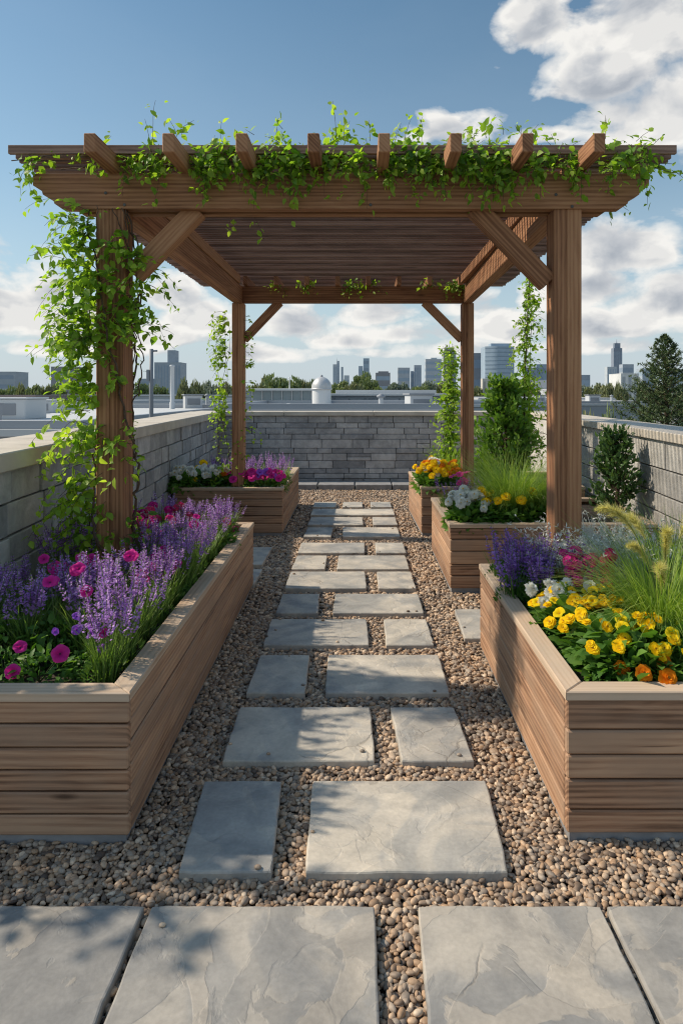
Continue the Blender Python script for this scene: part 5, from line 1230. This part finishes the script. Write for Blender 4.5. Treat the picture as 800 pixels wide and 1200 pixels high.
# poles left
Z = 14; p0 = pt(177.5, 505, Z); pl = empty('lamp_post', 'dark slim post with a short arm beyond the left wall', 'post', p0); h = (505 - 409) / F * Z
V, T = tube([(0, 0, -2), (0, 0, h * .5), (0, 0, h)], [.05, .045, .042], 8); nb = NPB(); nb.add(V, T, .5); link('pole', nb.mesh('pole', dk), pl)
V, T = tube([(0, 0, h - .06), (.06, 0, h - .04), (.13, 0, h - .04)], [.022, .02, .02], 6); nb = NPB(); nb.add(V, T, .5); link('arm', nb.mesh('arm', dk), pl); box('junction_box', (-.06, -.03, h * .68), (.06, .06, .24), dk2, pl, .004)
Z = 40; p0 = pt(202, 485, Z); pl = empty('flue_pipe', 'pale metal flue pipe with narrower top on the left roofs', 'flue', p0); lathe('pipe', [(.16, -2), (.16, .7), (.13, .75), (.13, 2.9), (.15, 2.92), (.15, 3.0), (.1, 3.02)], fm((.52, .53, .54)), pl, 14); lathe('flashing', [(.3, -.2), (.3, .0), (.17, .12)], dk2, pl, 14)
# trees on the horizon -------------------------------------------------------
def tree_meshes(seed, cols):
    nr = np.random.default_rng(seed); nb = NPB(); nl = 9
    lobes = [(np.array([nr.uniform(-.32, .32), nr.uniform(-.3, .3), nr.uniform(.38, .8)]), nr.uniform(.16, .30)) for _ in range(nl)] + [(np.array([0, 0, .55]), .33)]
    for c, r in lobes:
        n = 260; d = nr.normal(0, 1, (n, 3)); d /= np.linalg.norm(d, axis=1, keepdims=True); d[:, 2] = np.where(d[:, 2] < -.5, -d[:, 2], d[:, 2]); P = c + d * r * nr.uniform(.7, 1.08, (n, 1)) * np.array([1, 1, .85])
        V, T, t = scatter(LEAF_V, LEAF_T, P, d + nr.normal(0, .6, (n, 3)), nr.normal(0, 1, (n, 3)) + np.array([0, 0, .5]), nr.uniform(.05, .10, n), np.clip(.25 + .4 * d[:, 2] - .2 * d[:, 0] + nr.normal(0, .2, n), 0, 1), np.full(n, 1.3)); nb.add(V, T, t)  # leaves lighter upward and to one side: sunlight put into the tint
    tk = NPB(); V, T = tube([(0, 0, 0), (.01, 0, .3), (0, .01, .6)], [.03, .022, .01], 6); tk.add(V, T, .5)
    for c, r in lobes[:5]: V, T = tube([(0, 0, .28), tuple(c * .6 + np.array([0, 0, .1])), tuple(c)], [.014, .01, .005], 5); tk.add(V, T, .5)
    return nb, tk
TM = []
for i, (a, b2, c) in enumerate((((.08, .12, .06), (.16, .21, .09), (.26, .30, .13)), ((.10, .125, .075), (.19, .215, .11), (.29, .29, .16)), ((.10, .14, .12), (.17, .21, .17), (.25, .28, .23)))):
    mm = leafmat('tree_crown', [(.05, a), (.5, b2), (.95, c)], .15)  # crown greens lightened, far haze put into the leaf colour
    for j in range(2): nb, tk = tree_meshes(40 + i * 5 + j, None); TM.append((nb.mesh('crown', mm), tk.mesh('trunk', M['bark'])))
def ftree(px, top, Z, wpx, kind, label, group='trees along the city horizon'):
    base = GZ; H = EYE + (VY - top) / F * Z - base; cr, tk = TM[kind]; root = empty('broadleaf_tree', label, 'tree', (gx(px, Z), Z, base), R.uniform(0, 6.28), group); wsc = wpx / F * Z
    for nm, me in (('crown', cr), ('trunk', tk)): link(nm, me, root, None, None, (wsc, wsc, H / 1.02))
tl = [(28, 449, 210, 20), (42, 446, 200, 22), (55, 448, 205, 18), (70, 450, 240, 16), (95, 451, 230, 20), (115, 452, 220, 22), (140, 451, 250, 20), (153, 447, 230, 18), (168, 446, 240, 16), (190, 451, 220, 20), (218, 445, 160, 22), (232, 447, 170, 22), (246, 448, 180, 22), (262, 446, 190, 22), (278, 449, 210, 20), (296, 447, 220, 24), (312, 442, 210, 26), (326, 438, 200, 28), (340, 441, 210, 24), (354, 443, 220, 22), (368, 446, 230, 18),
      (388, 446, 260, 22), (402, 443, 250, 28), (414, 445, 240, 22), (425, 436, 300, 22), (436, 441, 280, 18), (448, 449, 260, 24), (462, 449, 270, 22), (476, 448, 270, 22), (490, 450, 260, 22), (504, 448, 280, 22), (518, 449, 270, 20), (534, 450, 280, 20), (556, 452, 260, 20), (600, 452, 260, 22), (622, 450, 260, 18), (648, 451, 300, 20), (664, 452, 290, 20), (684, 451, 260, 20), (700, 447, 210, 26), (716, 448, 200, 22), (726, 448, 190, 16), (756, 450, 260, 22), (775, 452, 260, 24), (800, 450, 250, 26), (10, 452, 230, 22), (-15, 450, 230, 24), (820, 449, 250, 24)]
zones = [(0, 60, 'at the far left horizon between the grey and brown blocks'), (60, 200, 'behind the front left post and lamp post'), (200, 290, 'between the tower block and the rear left post'), (290, 375, 'above the glass pavilion roof'), (375, 420, 'under the needle spire tower'), (420, 445, 'in front of the blue glass tower'), (445, 540, 'below the central office towers'), (540, 650, 'beside the right posts in the distance'), (650, 735, 'next to the bright white building'), (735, 2000, 'behind the spruce on the right'), (-999, 0, 'at the far left horizon between the grey and brown blocks')]
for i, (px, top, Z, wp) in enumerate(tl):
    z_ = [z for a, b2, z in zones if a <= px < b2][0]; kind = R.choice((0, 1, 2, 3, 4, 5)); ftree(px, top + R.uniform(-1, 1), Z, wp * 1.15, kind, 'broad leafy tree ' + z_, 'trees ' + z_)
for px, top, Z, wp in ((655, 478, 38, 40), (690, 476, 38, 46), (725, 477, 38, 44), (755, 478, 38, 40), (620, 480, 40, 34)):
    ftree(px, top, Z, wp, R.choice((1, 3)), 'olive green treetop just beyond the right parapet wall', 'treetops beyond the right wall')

# potted tree on the open side of the terrace, left of the picture: it throws the leafy shadows on the front slabs
pt_root = empty('potted_tree', 'young leafy tree in a pot on the open left side of the terrace', 'tree', (-2.06, 2.33, -.01))
lathe('pot', [(.01, 0), (.16, 0), (.22, .40), (.24, .42), (.24, .46), (.20, .46), (.19, .40), (.01, .40)], M['plinth'], pt_root, 24)
nb = NPB(); tk = NPB(); V, T = tube([(0, 0, .36), (.02, .02, .8), (0, 0, 1.5)], [.025, .02, .01], 6); tk.add(V, T, .5)
for k in range(70):
    z = R.uniform(.75, 1.5); a = R.uniform(0, 6.28); d = np.array([math.cos(a), math.sin(a), R.uniform(0, .6)]); pth = walk((0, 0, z), d, R.uniform(.15, .40), 1, .5); V, T = tube(pth, .003, 4); tk.add(V, T, .5)
    m2 = 9; s = NR.uniform(.3, 1, m2); q = np.linspace(0, 1, len(pth)); P = np.stack([np.interp(s, q, pth[:, c]) for c in range(3)], 1); V, T, t = scatter(LEAF_V, LEAF_T, P, d + rdir(m2), rdir(m2) + np.array([0, 0, .7]), NR.uniform(.05, .09, m2), NR.random(m2)); nb.add(V, T, t)
link('crown', nb.mesh('crown', M['bushl']), pt_root); link('trunk', tk.mesh('trunk', M['bark']), pt_root)

# clutter on the neighbouring roofs
for px, py, Z, kind, lab in ((30, 492, 30, 'box', 'grey vent box on the left roofs, left of the vine post'), (64, 487, 36, 'pipe', 'short vent pipe on the left roofs, near the brown block'), (104, 484, 40, 'pipe', 'short vent pipe on the left roofs, just left of the front post'), (226, 476, 42, 'box', 'small roof box between flue pipe and rear left post'), (243, 474, 44, 'pipe', 'short vent pipe close to the rear left post'),
                             (590, 474, 46, 'pipe', 'vent pipe on the roof behind the tapering bush'), (630, 472, 64, 'box', 'roof box left of the near right post'), (694, 472, 62, 'box', 'roof box on the long grey roof right of the near right post'), (716, 471, 66, 'pipe', 'vent pipe on the long grey roof near the spruce'), (446, 480, 30, 'pipe', 'vent pipe on the roof deck in front of the long building'), (490, 480, 31, 'box', 'low roof box in front of the long building')):
    p = pt(px, py, Z); g_ = empty('roof_vent', lab, 'roof vent', p, R.uniform(0, .6))
    if kind == 'box':
        box('housing', (0, 0, .2), (1.1, .9, .4 + .6), fm((.46, .47, .48)), g_, .02); box('cowl', (0, 0, .74), (1.25, 1.05, .08), dk2, g_, .01); box('louvre', (0, -.462, .3), (.8, .02, .4), dk, g_, .004)
    else:
        lathe('pipe', [(.11, -.4), (.11, .55)], fm((.44, .45, .46)), g_, 12); lathe('cap', [(.12, .55), (.2, .58), (.2, .64), (.02, .74)], dk2, g_, 12)
